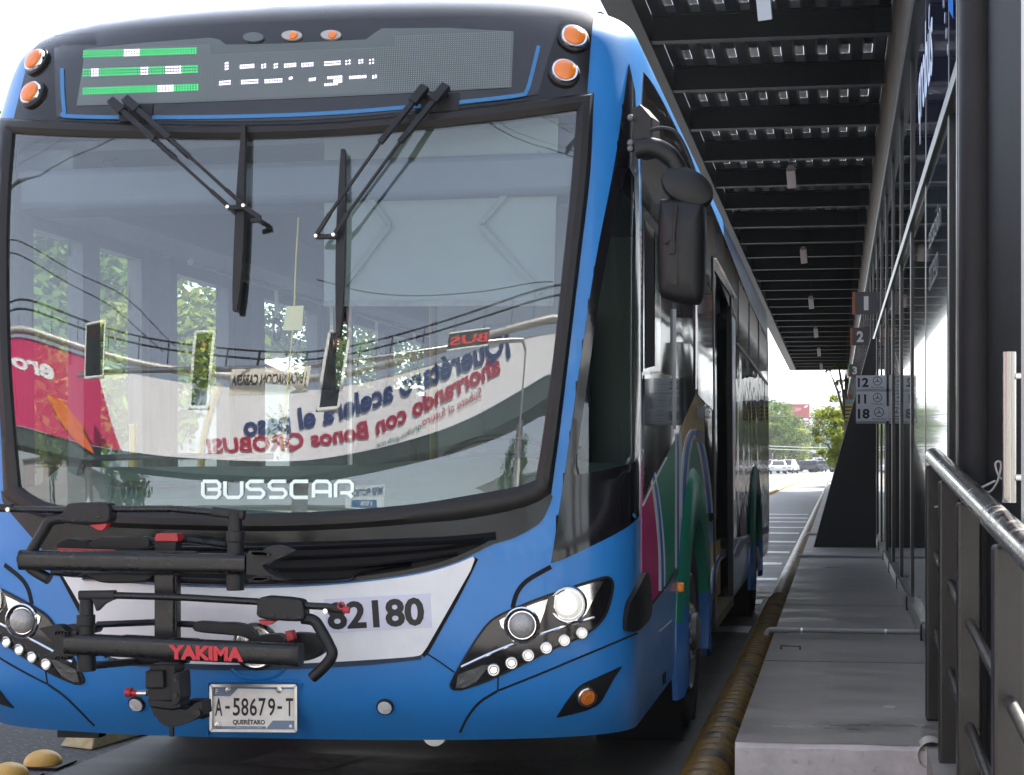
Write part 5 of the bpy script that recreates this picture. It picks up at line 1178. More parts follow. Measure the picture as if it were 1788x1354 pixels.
# route boards
YR = 16.8
RBk = thing('route_board', 'white board listing routes 12, 11 and 18 on the glass wall', 'sign', (.55, YR, 1.8))
a = P(1494.5,740,YR); b = P(1551,656,YR); g = MB(); g.box((a.x,YR+.012,a.z),(b.x-.02,YR+.03,b.z-.25*0)); g.build('backing', mat('board_pale', (.62,.60,.60), .5), RBk, smooth=0)
WB = mat('board_white', (.90,.88,.87), .5, var=.05, scale=30)
for s, x0, y0, x1, y1 in (('12',1495,655.5,1548,680.5), ('11',1495.5,684.5,1548,709.5), ('18',1495,709.5,1552,736)):
    A = P(x0,y1,YR); B = P(x1,y0,YR); w = B.x-A.x; h = B.z-A.z; g = MB(); g.box((A.x,YR-.004 if s=='18' else YR,A.z),(B.x,YR+.010,B.z)); pn = g.build('route_panel', WB, RBk, smooth=0)
    yf = YR-.006 if s == '18' else YR-.002
    text_mb(MB(), s, plane_f((A.x+w*.05,yf,A.z+h*.17), (w*(.36 if s != '11' else .27),0,0), (0,0,h*.66)), bold=.035).build('route_number', M['ink'], pn, smooth=0, recalc=False)
    c = Vector((A.x+w*.70,yf,A.z+h*.60)); r = h*.30; g = MB(); g.tube([c+Vector((math.cos(t*.2618)*r,0,math.sin(t*.2618)*r)) for t in range(24)], h*.022, 6, closed=True)
    for k in range(3):
        an = R(90+120*k); tt = Vector((math.cos(an),0,math.sin(an))); ss = Vector((-math.sin(an),0,math.cos(an))); g.add([c+tt*r, c+ss*h*.035-Vector((0,.001,0)), c-ss*h*.035-Vector((0,.001,0))], [(0,1,2)])
    text_mb(g, 'Mercedes-Benz', plane_f((A.x+w*.50,yf,A.z+h*.10), (w*.42,0,0), (0,0,h*.11))); g.build('star_logo', M['ink'], pn, smooth=0)
g = MB(); b0, b1 = P(1476,735,40), P(1487,706,40); yb = thing('striped_board', 'small yellow and black striped board beside the wedge', 'sign', (b0.x, 40, b0.z)); g.box((b0.x,40,b0.z),(b1.x+.25,40.03,b1.z)); g.build('panel', mat('board_yellow', (.50,.36,.04), .5), yb, smooth=0)
g = MB()
for k in range(4): z = b0.z+(b1.z-b0.z)*(.12+k*.22); g.box((b0.x-.001,39.995,z),(b1.x+.25,39.999,z+.04))
g.build('black_bars', M['ink'], yb, smooth=0)
g = MB(); g.box((b0.x,39.99,b1.z+.005),(b1.x+.25,40.03,b1.z+.12)); g.build('header', mat('board_blue', (.18,.28,.30), .5), yb, smooth=0)
# ---- ramp railing at the right
RL = thing('ramp_railing', 'dark steel ramp railing with a shiny round handrail, at the right edge', 'railing', (.40, 6.4, ZP))
XL = .37; XR = XL+.0375
YP = [PXp(x,1000,XL).y for x in (1617,1640,1672,1735)]; YP.append(YP[-1]-1.0); YRa = YP[0]
A = P(1628,800,YRa); slope = .066
def rail_pt(Y, dz=0): return Vector((XR, Y, A.z-slope*(YRa-Y)+dz))
hr = MB(); hr.tube([rail_pt(YRa+.10), rail_pt(YRa+.09), rail_pt(1.6)], [.033,.037,.037], 28); hr.build('handrail', mat('handrail_steel', (.40,.39,.37), .20, 1.0, var=.35, scale=18, rvar=.10, bump=.03, bscale=250), RL)
for i, Yq in enumerate(YP):
    zb = ZP if i == 0 else ZP-slope*(YRa-Yq)-.30
    g = MB(); g.box((XL,Yq,zb),(XL+.075,Yq+.075,rail_pt(Yq).z-.030)); g.build('post', M['rail_paint'], RL, smooth=0, bevel=.010)
for i, (Yq, Yn) in enumerate(zip(YP, YP[1:])):
    for dz in (-.40, -.72):
        g = MB(); g.tube([rail_pt(Yq+.002, dz), rail_pt(Yn+.073, dz)], .0155, 14); g.build('mid_rail', mat('midrail_steel', (.16,.15,.14), .32, .9, var=.3, scale=20) if 'midrail_steel' not in bpy.data.materials else bpy.data.materials['midrail_steel'], RL)
g = MB(); g.add([(XL-.03,YP0+.012,ZP+.001),(XR+1.2,YP0+.012,ZP+.001),(XR+1.2,0,ZP-slope*YP0),(XL-.03,0,ZP-slope*YP0),(XL-.03,YP0+.012,-.002),(XR+1.2,YP0+.012,-.002),(XR+1.2,0,-.30),(XL-.03,0,-.30)], [(0,1,2,3),(0,3,7,4),(1,5,6,2)])
o = g.build('ramp', M['concrete'], smooth=0); o['kind'] = 'structure'
c = PZ(1638,1290,ZP-.02); g = MB(); g.tube([(XR-.05,YP0-.02,ZP-.03),(XR-.05,YP0+.12,ZP-.03)], .052, 20, caps=False); tag(g.build('drain_pipe_end', mat('pipe_cream', (.50,.47,.40), .5)), 'cream plastic pipe end beside the first railing post', 'pipe')
wire = mat('wire_grey', (.42,.40,.37), .6)
g = MB(); pts = [(1790,826),(1765,828),(1748,836),(1738,812),(1745,806),(1748,815),(1742,840),(1730,858),(1718,858),(1706,846),(1712,852),(1738,840)]
g.tube(crv([P(x,y,4.9) for x,y in pts], 6), .0035, 6); tag(g.build('tie_wire', wire), 'loop of grey wire tied round the door handle', 'wire')
g = MB(); g.tube(crv([P(1632,886,YRa-.10),P(1648,882,YRa-.12),P(1668,875,YRa-.16)], 5), .004, 6); tag(g.build('tie_wire', wire), 'short end of grey wire sticking out under the handrail', 'wire')
# ================================================================ the far street
LEAF = [leaf_mat('leaf_green', (.05,.10,.022), (.15,.21,.045), .45), leaf_mat('leaf_dark', (.03,.07,.02), (.09,.14,.04), .4), leaf_mat('leaf_yellow', (.12,.17,.03), (.30,.32,.06), .5)]
BARK = mat('bark', (.09,.065,.045), .9, var=.3, scale=12)
def tree_meshes(h, r, clumps, leaves, ls, seed, lm, flat=.8, trunk=.45, sparse=.55):
    rd = random.Random(seed); mb = MB(); cs = []
    for k in range(clumps):
        for _ in range(40):
            v = Vector((rd.uniform(-1,1), rd.uniform(-1,1), rd.uniform(-1,1)))
            if v.length < 1: break
        c = Vector((v.x*r, v.y*r, h-r*flat+v.z*r*flat)); cr = r*rd.uniform(.18,.40); cs.append(c)
        for j in range(leaves):
            d = Vector((rd.gauss(0,1), rd.gauss(0,1), rd.gauss(0,1))).normalized()*cr*(rd.random()**sparse); d.z *= .75
            p = c+d; a = Vector((rd.gauss(0,1), rd.gauss(0,1), rd.gauss(0,.7))).normalized()*ls*rd.uniform(.6,1.3); b = a.cross(Vector((rd.gauss(0,1), rd.gauss(0,1), rd.gauss(0,1)))).normalized()*ls*rd.uniform(.35,.6)
            mb.add([p-a, p+b, p+a, p-b], [(0,1,2,3)])
    tb = MB(); top = h-r*flat; tb.tube([(0,0,-.05),(.03*h*.2,0,top*.4),(0,.05,top*.8),(0,0,top)], [h*.028,h*.022,h*.018,h*.012], 8)
    for c in cs[:9]: tb.tube([(0,0,top*rd.uniform(.5,.9)), (c*.5+Vector((0,0,top*.35))), c], [h*.012,h*.008,h*.003], 6)
    return mb, tb
def tree(name, label, loc, h, r, clumps, leaves, ls, seed, lm, group=None, **k):
    a, b = tree_meshes(h, r, clumps, leaves, ls, seed, lm, **k); t = thing(name, label, 'tree', loc, group)
    for mb, nm, m in ((a,'crown',lm),(b,'trunk',BARK)):
        o = mb.build(nm, m, t, smooth=0 if nm == 'crown' else 40, local=True, recalc=False); 
    return t
# left street trees far down the road
TL = [(x, Y, EYE+(805-y)*Y/2690, r) for x, Y, y, r in ((1352,215,704,3.6),(1367,205,722,3.0),(1384,225,737,3.2),(1401,240,744,3.2),(1414,255,757,2.8),(1343,190,702,3.4),(1344,250,700,4.4))]
lbl = ['far street tree nearest the bus corner on the left of the road','leafy far tree second along the left side of the road','pale green far tree below the red billboard','far tree right of the billboard post on the left side','smallest far tree at the right end of the left row','far tree half hidden by the rear edge of the bus','tallest far tree behind the left row by the bus']
for i, (x, Y, h, r) in enumerate(TL):
    p = P(x, 810, Y); tree('street_tree', lbl[i], (p.x, Y, 0), h, min(r, h/2.3), 44, 74, .24, 20+i, LEAF[(0,1,2,0,1,0,1)[i]], 'trees along the far left roadside', flat=1.0)
# right-hand trees near the station end
p = P(1462, 760, 82); tree('roadside_tree', 'bushy yellow green tree behind the wedge buttress', (p.x, 82, 0), 4.75, 1.3, 52, 130, .09, 41, LEAF[2], flat=1.45)
p = P(1492, 760, 86); tree('roadside_tree', 'green tree mostly hidden behind the wedge and signs', (p.x, 86, 0), 4.9, 1.5, 52, 120, .10, 42, LEAF[0], flat=1.4)
p = P(1478, 690, 70); tree('roadside_tree', 'sparse tall tree with thin branches above the striped board', (p.x, 70, 0), 6.2, .95, 16, 42, .09, 43, LEAF[1], flat=1.2)
# trees beside the road, seen through the bus windows
for i, (x, Y, h, r) in enumerate(((-8.0,13.6,4.3,1.9),(-9.4,17.5,5.2,2.2),(-7.2,9.6,3.2,1.3),(-12.0,23.0,5.6,2.6),(-10.5,31.0,6.0,2.6))):
    tree('pavement_tree', ['leafy tree seen through the front door glass of the bus','broad tree seen through the second bus door pane','small tree at the left seen through the bus glass','tree seen through the bus window beside the shed','tree farther back seen through the small bus windows'][i], (x, Y, 0), h, r, 48, 170, .085, 60+i, LEAF[(0,2,0,1,0)[i]], 'trees on the left pavement beyond the bus', sparse=.45)
# shed with pale metal roof seen through the bus
t = thing('roadside_shed', 'grey shed with pale ribbed metal roof seen through the bus windows', 'shed', (-15, 28, 0))
mb = MB(); mb.box((-24,26,0),(-13.5,40,3.6)); mb.build('wall', mat('shed_wall', (.22,.24,.27), .7, var=.1), t, smooth=0)
mb = MB(); n = 50
vs = []
for i in range(n+1):
    x = -24.5+11.3*i/n; dz = .05*(i%2); vs += [(x,25.5,4.2+.10*(x+24.5)*.5+dz), (x,40.5,3.7+.10*(x+24.5)*.5+dz)]
mb.add(vs, [(2*i,2*i+1,2*i+3,2*i+2) for i in range(n)]); mb.build('roof', mat('roof_pale', (.55,.57,.58), .5, .3), t, smooth=0)
# billboard
YB = 300; a, b = P(1367,738,YB), P(1413.5,706,YB); t = thing('billboard', 'red roadside billboard with white graphics beyond the left trees', 'billboard', (a.x, YB, 0))
mb = MB(); mb.box((a.x,YB,a.z),(b.x,YB+.5,b.z)); mb.build('panel', mat('billboard_red', (.45,.05,.06), .6), t, smooth=0)
mb = MB(); w, h = b.x-a.x, b.z-a.z; rd = random.Random(4)
blob = [(.05,.62),(.2,.75),(.4,.72),(.55,.82),(.72,.78),(.66,.66),(.5,.6),(.3,.58),(.15,.52)]
mb.add([(a.x+w*u,YB-.05,a.z+h*v) for u,v in blob], [tuple(range(len(blob)))]); mb.build('pale_shape', mat('bill_pink', (.60,.25,.22), .6), t, smooth=0)
mb = MB(); mb.box((a.x+w*.60,YB-.06,a.z+h*.10),(a.x+w*.96,YB-.02,a.z+h*.26)); mb.add([(a.x+w*u,YB-.06,a.z+h*v) for u,v in ((.78,.80),(.84,.92),(.95,.96),(.93,.85),(.86,.80))], [(0,1,2,3,4)]); mb.build('white_shapes', M['white_paint'], t, smooth=0)
mb = MB(); mb.cyl(((a.x+b.x)/2,YB+.4,0),((a.x+b.x)/2,YB+.4,a.z), .35, 12); mb.box((a.x,YB+.5,a.z-.4),(b.x,YB+1.2,a.z-.15)); mb.build('post', M['frame_dark'], t, smooth=30)
# traffic light mast
YT = 225; t = thing('signal_mast', 'far traffic light mast with an arm over the road', 'traffic light', (P(1428,800,YT).x, YT, 0))
a, b = P(1362,757,YT), P(1432,755,YT); mb = MB(); mb.tube([a, P(1400,756,YT), b], .10, 8); mb.tube([b, Vector((b.x,YT,0))], .14, 8); mb.build('arm', mat('mast_grey', (.40,.41,.40), .5), t)
for x in (1369, 1395, 1422):
    c = P(x,757,YT); mb = MB(); mb.box((c.x-.28,YT-.35,c.z-.60),(c.x+.28,YT-.12,c.z+.60)); hd = mb.build('signal_head', M['frame_dark'], t, smooth=0)
    mb = MB()
    for k in range(3): mb.lathe((c.x,YT-.36,c.z-.38+k*.38), (0,-1,0), [(.14,0),(.13,.03)], 10)
    mb.build('lenses', M['tint'], hd, smooth=0)
# street cables
CB = mat('cable_black', (.02,.02,.022), .6)
for i, (y0, y1, Y, r) in enumerate(((724,722,120,.035),(686,688,140,.03),(694,699,150,.03),(776,778,170,.04),(781,783,170,.04))):
    a, b = P(1280,y0,Y), P(1560,y1,Y); mid = (a+b)/2-Vector((0,0,.3)); mb = MB(); mb.tube(crv([a, mid, b], 6), r, 5); tag(mb.build('street_cable', CB if i < 3 else mat('cable_pale', (.5,.5,.48), .5)), 'one of the thin cables strung across the far road', 'cable', 'cables strung across the far road')
# far buildings
def building(name, label, x0, x1, y0, Y, depth, m, rows=3, cols=6):
    a, b = P(x0,805,Y), P(x1,y0,Y); t = thing(name, label, 'building', (a.x, Y, 0)); h = b.z; w = b.x-a.x
    mb = MB(); mb.box((a.x,Y,0),(b.x,Y+depth,h)); mb.build('wall', m, t, smooth=0)
    mb = MB(); mb.box((a.x-.1,Y-.15,h+.002),(b.x+.1,Y+depth,h+.35)); mb.build('roof', M['frame_light'], t, smooth=0)
    for j in range(rows):
        for i in range(cols):
            mb = MB(); u = a.x+w*(i+.2)/cols; v = a.x+w*(i+.8)/cols; z = h*(j+.3)/rows; z2 = h*(j+.75)/rows; mb.box((u,Y-.06,z),(v,Y-.003,z2)); mb.build('window', M['tint'], t, smooth=0)
    return t
building('low_building', 'grey blue low building behind the parked cars', 1416, 1474, 768, 262, 20, mat('wall_greyblue', (.22,.27,.32), .7, var=.1, scale=.2), 2, 5)
building('low_building', 'white upper block behind the grey blue building', 1420, 1500, 733, 330, 20, mat('wall_white', (.50,.50,.48), .7, var=.1, scale=.2), 2, 6)
building('low_building', 'pale building behind the left trees beside the bus', 1300, 1362, 735, 330, 20, mat('wall_pale', (.42,.40,.38), .7, var=.1, scale=.2), 3, 6)
random.seed(12)
g = MB(); vs = []; n = 60
for i in range(n+1):
    x = 1100+700*i/n; p = P(x, 690-8*math.sin(i*.23)-5*math.sin(i*.71)-3*random.random(), 2600); vs += [(p.x,2600,-5),(p.x,2600,p.z),(p.x,3300,p.z*.9)]
g.add(vs, [(3*i,3*i+3,3*i+4,3*i+1) for i in range(n)]+[(3*i+1,3*i+4,3*i+5,3*i+2) for i in range(n)])
o = g.build('hills', mat('hill_scrub', (.12,.14,.10), .9, var=.35, scale=.004, dirt=((.35,.33,.30), .03, .55, .7)), smooth=0); o['kind'] = 'structure'
wm = mat('wall_far', (.40,.39,.38), .8, var=.15, scale=.05)
for i, (x0, x1, y) in enumerate(((1344,1357,663),(1370,1384,683),(1398,1412,684),(1421,1437,681),(1449,1468,676),(1384,1394,694))):
    building('tower_block', ['tallest hazy tower block on the ridge beside the bus','hazy ridge block left of the billboard','hazy ridge block above the billboard','hazy ridge block right of the billboard','hazy wide ridge block near the right trees','lowest hazy block on the ridge'][i], x0, x1, y, 2300, 40, wm, 5, 4)
rd = random.Random(8)
g = MB()
for i in range(170):
    x = rd.uniform(1330,1500); y = rd.uniform(700,768); Y = rd.uniform(900,2200); p = P(x,y,Y); w = rd.uniform(4,13); g.box((p.x-w,Y,0),(p.x+w,Y+10,p.z))
o = g.build('far_city', wm, smooth=0); tag(o, 'hazy mass of low city buildings on the slope beyond the road', 'city'); o['kind'] = 'stuff'
# cars
def car(label, loc, rot, paint, suv=0):
    t = thing('parked_car', label, 'car', loc, 'cars at the far end of the road'); t.rotation_euler = (0,0,rot)
    pr = [(-2.2,.35),(-2.25,.62),(-2.1,.78),(-1.35,.90),(-.65,1.38+suv),(.75,1.42+suv),(1.55,.98),(2.15,.88),(2.22,.55),(2.15,.32)]
    def ring(sc, y): return [(x, y, z if z < 1 else 1+(z-1)*1) for x, z in pr]
    mb = MB(); secs = [(-.82,.94),(-.86,1),(.86,1),(.82,.94)]; vs = []
    for y, s in ((-.84,1),(.84,1)): vs += [(x, y*(1 if z < .95 else .80), z) for x, z in pr]
    n = len(pr); mb.add(vs, [tuple(range(n)), tuple(range(2*n-1,n-1,-1))]+[(i,n+i,n+(i+1)%n,(i+1)%n) for i in range(n)]); mb.build('body', paint, t, local=True, smooth=0, bevel=.06)
    mb = MB()
    for s in (-1,1): mb.add([(-1.2,s*.80,.95),(-.60,s*.69,1.33+suv),(.70,s*.69,1.36+suv),(1.40,s*.80,.98)], [(0,1,2,3)])
    mb.add([(-1.37,-.66,.94),(-1.37,.66,.94),(-.70,.56,1.36+suv),(-.70,-.56,1.36+suv)], [(0,1,2,3)]); mb.add([(1.57,-.66,1.0),(1.57,.66,1.0),(.83,.56,1.40+suv),(.83,-.56,1.40+suv)], [(0,1,2,3)])
    o = mb.build('glazing', M['tint'], t, local=True, smooth=0); o.location = (0,0,.006)
    for x in (-1.35,1.35):
        for s in (-1,1): mb = MB(); mb.lathe((x,s*.68,.32), (0,s,0), [(.32,0),(.32,.19),(.20,.20)], 16); mb.build('wheel', M['tyre'], t, local=True)
    for s in (-1,1): mb = MB(); mb.box((-2.27,s*.62-.18,.62),(-2.15,s*.62+.18,.74)); mb.build('headlight', M['lamp_glass'], t, local=True, smooth=0)
CW = mat('car_white', (.72,.73,.74), .25, coat=.6); CK = mat('car_black', (.02,.022,.025), .2, coat=.7); CG = mat('car_grey', (.12,.13,.14), .25, .3, coat=.6)
for lab, x, Y, rot, pm, suv in (('white car facing the camera, nearest to the bus edge',1359,162,R(92),CW,.0),('white car just right of the nearest white car',1376,172,R(80),CW,.1),('black saloon turning across the far road',1402,182,R(20),CK,0),('dark grey saloon beside the wedge buttress',1438,186,R(200),CG,0),('white van-like car behind the dark saloons',1428,198,R(100),CW,.35),('white car behind the black saloon',1414,196,R(15),CW,.1),('pale car half hidden at the bus corner',1346,176,R(90),CW,.1)):
    p = P(x, 815, Y); car(lab, (p.x, Y, 0), rot, pm, suv)
t = thing('city_minibus', 'white minibus parked beyond the cars at the far end', 'minibus', (P(1427,800,250).x, 250, 0)); c = P(1427,800,250).x
mb = MB(); mb.box((c-1.6,250,.4),(c+1.6,257,3.1)); mb.build('body', CW, t, smooth=0, bevel=.15); mb = MB(); mb.box((c-1.4,249.97,1.5),(c+1.4,249.998,2.6)); mb.build('windscreen', M['tint'], t, smooth=0)
for sx in (-1,1): mb = MB(); mb.lathe((c+sx*1.3,251.5,.5), (sx,0,0), [(.5,0),(.5,.3)], 16); mb.build('wheel', M['tyre'], t)

# thin city haze over everything
hz = MB().box((-420,-130,-1.2),(420,3350,330)).build('haze', None, smooth=0) if False else None
hm = bpy.data.materials.new('haze'); hm.use_nodes = True; n = hm.node_tree; n.nodes.clear(); pv = n.nodes.new('ShaderNodeVolumePrincipled'); ho = n.nodes.new('ShaderNodeOutputMaterial')
pv.inputs['Color'].default_value = (.92,.95,1,1); pv.inputs['Density'].default_value = 0.00038; pv.inputs['Anisotropy'].default_value = .3; n.links.new(pv.outputs[0], ho.inputs['Volume'])
hz = MB().box((-3200,-1600,-1.2),(3200,6100,190)).build('haze', hm, smooth=0); tag(hz, 'thin pale city haze hanging over the whole street', 'haze', kind='stuff')
# ================================================================ the street behind the camera, seen in the windshield
def refl(px, py):
    p, n = hit_safe(px, py, (500,550)); d = rayl(px, py).normalized(); r = d-2*d.dot(n)*n
    return BMAT @ p, (BMAT.to_3x3() @ r).normalized()
BRL = crv([(-40,3),(-27,-4.6),(-16.8,-11.2),(-11,-13.6),(-7.6,-14.3),(-1.0,-12.9),(7.4,-10.8),(14,-8.5),(22,-5)], 8)      # plan line of the footbridge edge
def on_bridge(px, py):                    # where the mirrored sight line meets the upright plane of the bridge
    w, r = refl(px, py); best = None
    for (ax, ay), (bx, by) in zip(BRL, BRL[1:]):
        ex, ey = bx-ax, by-ay; den = r.x*ey-r.y*ex
        if abs(den) < 1e-9: continue
        t = ((ax-w.x)*ey-(ay-w.y)*ex)/den; u = ((ax-w.x)*r.y-(ay-w.y)*r.x)/den
        if t > 0 and -.001 <= u <= 1.001 and (best is None or t < best[0]): best = (t, w+r*t)
    return best[1] if best else None
FB = thing('footbridge', 'curved footbridge behind the camera with a white banner, mirrored in the windshield', 'footbridge', (-8, -15, 0))
def wall_strip(mb, z0, z1, off, mi=0, pts=BRL):
    vs = []
    for i, (x, y) in enumerate(pts):
        a = pts[max(0,i-1)]; b = pts[min(len(pts)-1,i+1)]; d = Vector((b[0]-a[0], b[1]-a[1], 0)).normalized(); nn = Vector((-d.y, d.x, 0))
        if nn.y < 0: nn = -nn
        for z in (z0(x) if callable(z0) else z0, z1(x) if callable(z1) else z1): vs.append((x+nn.x*off, y+nn.y*off, z))
    mb.add(vs, [(2*i,2*i+1,2*i+3,2*i+2) for i in range(len(pts)-1)], mi); return mb
def bot(x):
    T = ((-60,4.5),(-17,4.7),(-8,4.75),(-.7,5.35),(7.4,6.2),(25,6.6))
    for (a, u), (b, v) in zip(T, T[1:]):
        if x <= b: return u+(v-u)*(x-a)/(b-a)
    return 6.6
def soff(pts, off):
    out = []
    for i, (x, y) in enumerate(pts):
        a = pts[max(0,i-1)]; b = pts[min(len(pts)-1,i+1)]; d = Vector((b[0]-a[0], b[1]-a[1], 0)).normalized(); nn = Vector((-d.y, d.x, 0))
        if nn.y < 0: nn = -nn
        out.append((x+nn.x*off, y+nn.y*off))
    return out
mb = MB(); F0 = soff(BRL, -.05); F1 = soff(BRL, -2.6); vs = []
for (a, b), (c, d) in zip(F0, F1):
    z = bot(a); vs += [(a,b,z-.75),(a,b,z-.02),(c,d,z-.02),(c,d,z-.75)]
fs = []
for i in range(len(BRL)-1):
    for k in range(4): fs.append((i*4+k, i*4+(k+1)%4, i*4+4+(k+1)%4, i*4+4+k))
mb.add(vs, fs).build('deck_girder', mat('girder_green', (.05,.075,.065), .6, var=.2, scale=1), FB, smooth=0)
mb = MB(); mb.tube([(x,y,8.0) for x, y in soff(BRL, .12)], .15, 12); mb.build('handrail_tube', mat('tube_silver', (.52,.51,.48), .5, .5), FB)
for z in (8.75, 9.05): mb = MB(); mb.tube([(x,y,z) for x, y in BRL], .04, 6); mb.build('upper_rail', M['rubber'], FB)
mb = MB()
for x, y in BRL[::2]: mb.bar((x,y,7.9),(x,y,9.05), .05,.05, up=(0,1,0))
mb.build('rail_posts', M['rubber'], FB, smooth=0)
BW = mat('banner_white', (.90,.90,.91), .75, var=.05, scale=.6, bump=.1, bscale=1.5); BMg = mat('banner_magenta', (.62,.02,.13), .7, var=.05); BOr = mat('banner_orange', (.75,.13,.02), .7); NAVY = mat('banner_navy', (.02,.045,.16), .7); RED = mat('banner_red', (.42,.02,.06), .7); GRN2 = mat('banner_green', (.03,.16,.09), .7)
mb = MB(); wall_strip(mb, bot, 7.62, .0, pts=[p for p in BRL if p[0] > -20]); bn = mb.build('banner', BW, FB, smooth=0)
qm = [on_bridge(x,y) for x,y in ((165,645),(212,797))]
k0 = [p for p in BRL if p[0] <= qm[0].x-.2]
mb = MB(); pts = soff(k0, .03); wall_strip(mb, lambda x: bot(x)+0, 7.75, .0, pts=pts)
e = pts[-1]; mb.add([(e[0],e[1],7.75),(e[0],e[1],bot(e[0])),(qm[1].x,qm[1].y+.05,bot(qm[1].x)),(qm[0].x,qm[0].y+.05,7.7)], [(0,1,2,3)]); mb.build('banner', BMg, FB, smooth=0)
def curve_text(s, base, heights, m, parent=bn, nudge=.06, sc=1.12, dn=0.0, **kw):
    # lettering follows a line read in the mirror image (right to left there)
    vs, fs, _ = text2d(s, **kw); ls = [0]
    for a, b in zip(base, base[1:]): ls.append(ls[-1]+math.hypot(b[0]-a[0], b[1]-a[1]))
    def at(u, v):
        d = u*ls[-1]; i = 0
        while i < len(ls)-2 and d > ls[i+1]: i += 1
        t = (d-ls[i])/(ls[i+1]-ls[i]); x = base[i][0]+(base[i+1][0]-base[i][0])*t; y = base[i][1]+(base[i+1][1]-base[i][1])*t; h = heights[i]+(heights[i+1]-heights[i])*t
        p = on_bridge(x-h*.16*v, y-h*(v-dn)*sc); return p+Vector((0,nudge,0))
    mb = MB(); mb.add([at(u, v) for u, v in vs], fs); return mb.build('lettering', m, parent, smooth=0, recalc=False)
curve_text('¡Querétaro acelera el paso', [(893,617),(840,641),(770,669),(708,694),(640,722),(567,746),(500,757),(428,766)], [40,39,38,37,36,35,34,33], NAVY, bold=.035, sc=1.42, dn=.2)
curve_text('ahorrando con Bonos QROBUS!', [(876,656),(820,684),(770,710),(710,742),(651,769),(580,781),(510,789),(440,794),(364,796)], [37,37,36,35,34,32,31,30,28], RED, bold=.035, sc=1.08, dn=.05)
curve_text('Súbete al futuro', [(842,693),(790,722),(738,746)], [15,14,13], RED); curve_text('qrobus.gob.mx', [(736,752),(698,772),(658,786)], [12,11,11], GRN2)
a = [on_bridge(x,y) for x,y in ((96,668),(22,640),(22,618),(90,640))]
if all(a): curve_text('ero', [(96,668),(60,655),(20,640)], [26,22,17], BW, bold=.04)
q = [on_bridge(x,y) for x,y in ((80,690),(110,700),(150,750),(165,795),(130,770),(95,720))]
if all(q): mb = MB(); mb.add([p+Vector((0,.08,0)) for p in q], [tuple(range(6))]); mb.build('banner_patch', BOr, FB, smooth=0)
for x, y in (BRL[14], BRL[30], BRL[46], BRL[56]): mb = MB(); mb.cyl((x,y-1.5,0),(x,y-1.5,bot(x)-.7), .35, 16); mb.build('pier', M['concrete_face'], FB)
# signal arm with three dark lights, a street name plate and a red pixel sign
YA = -8.6
def on_plane(px, py, Y=YA): w, r = refl(px, py); return w+r*((Y-w.y)/r.y)
sm_ = thing('mast_arm', 'silver signal mast arm behind the camera, mirrored low in the windshield', 'mast arm', (4, YA, 0))
ap = [on_plane(x,y,YA-.3) for x,y in ((150,590),(250,622),(350,640),(470,655),(590,640),(700,618),(820,595))]
zz = sum(p.z for p in ap[1:6])/5
mb = MB(); mb.tube([(ap[0].x-1,YA-.45,zz),(3.6,YA-.45,zz),(4.0,YA-.45,zz-.3),(4.0,YA-.45,0)], .09, 10); mb.build('arm', M['steel'], sm_)
BK = mat('backplate_black', (.012,.014,.014), .4); BORD = mat('border_white', (.9,.92,.88), .5)
for i, (quad, lab) in enumerate((([(135,563),(172,567),(193,667),(163,655)], 'leftmost mirrored traffic light, leaning in the windshield corner'), ([(328,578),(367,578),(374,721),(340,712)], 'middle mirrored traffic light left of the street plate'), ([(578,577),(618,572),(590,718),(546,720)], 'mirrored traffic light right of the street plate'))):
    q = [on_plane(x,y) for x,y in quad]; cx = sum(p.x for p in q)/4; cz = sum(p.z for p in q)/4; w = (abs(q[0].x-q[1].x)+abs(q[2].x-q[3].x))/4; h = (abs(q[0].z-q[3].z)+abs(q[1].z-q[2].z))/4
    t = thing('traffic_light', lab, 'traffic light', (cx, YA, cz), 'traffic lights mirrored in the windshield')
    mb = MB(); mb.box((cx-w,YA-.05,cz-h),(cx+w,YA,cz+h)); mb.build('backplate', BK, t, smooth=0, bevel=.05)
    mb = MB(); r = .055
    mb.tube([(cx-w+.08,YA+.012,cz-h+.05),(cx+w-.08,YA+.012,cz-h+.05),(cx+w-.05,YA+.012,cz-h+.08),(cx+w-.05,YA+.012,cz+h-.08),(cx+w-.08,YA+.012,cz+h-.05),(cx-w+.08,YA+.012,cz+h-.05),(cx-w+.05,YA+.012,cz+h-.08),(cx-w+.05,YA+.012,cz-h+.08)], r, 6, closed=True); mb.build('border', BORD, t)
    for k in range(3):
        mb = MB(); mb.lathe((cx,YA,cz+h*(.6-.6*k)), (0,1,0), [(min(w*.55,.16),0),(min(w*.5,.15),.06),(.02,.09)], 16); mb.build('lens', mat('signal_red', (.12,.012,.01), .4) if k == 0 and i == 0 else (bpy.data.materials['signal_red'] if k == 0 else M['tint']), t)
def plate(quad, name, lab, cat, m, txt, tm, border=None):
    q = [on_plane(x,y) for x,y in quad]; cx = sum(p.x for p in q)/4; cz = sum(p.z for p in q)/4; w = (abs(q[0].x-q[1].x)+abs(q[2].x-q[3].x))/4; h = (abs(q[0].z-q[3].z)+abs(q[1].z-q[2].z))/4
    t = thing(name, lab, cat, (cx, YA, cz)); mb = MB(); mb.box((cx-w,YA-.03,cz-h),(cx+w,YA,cz+h)); mb.build('panel', m, t, smooth=0, bevel=.02)
    text_mb(MB(), txt, plane_f((cx+w*.93,YA+.006,cz-h*.55), (-w*1.86,0,0), (0,0,h*1.1)), bold=.025).build('lettering', tm, t, smooth=0, recalc=False)
    if border: mb = MB(); mb.tube([(cx-w,YA,cz-h),(cx+w,YA,cz-h),(cx+w,YA,cz+h),(cx-w,YA,cz+h)], .03, 6, closed=True); mb.build('border', border, t)
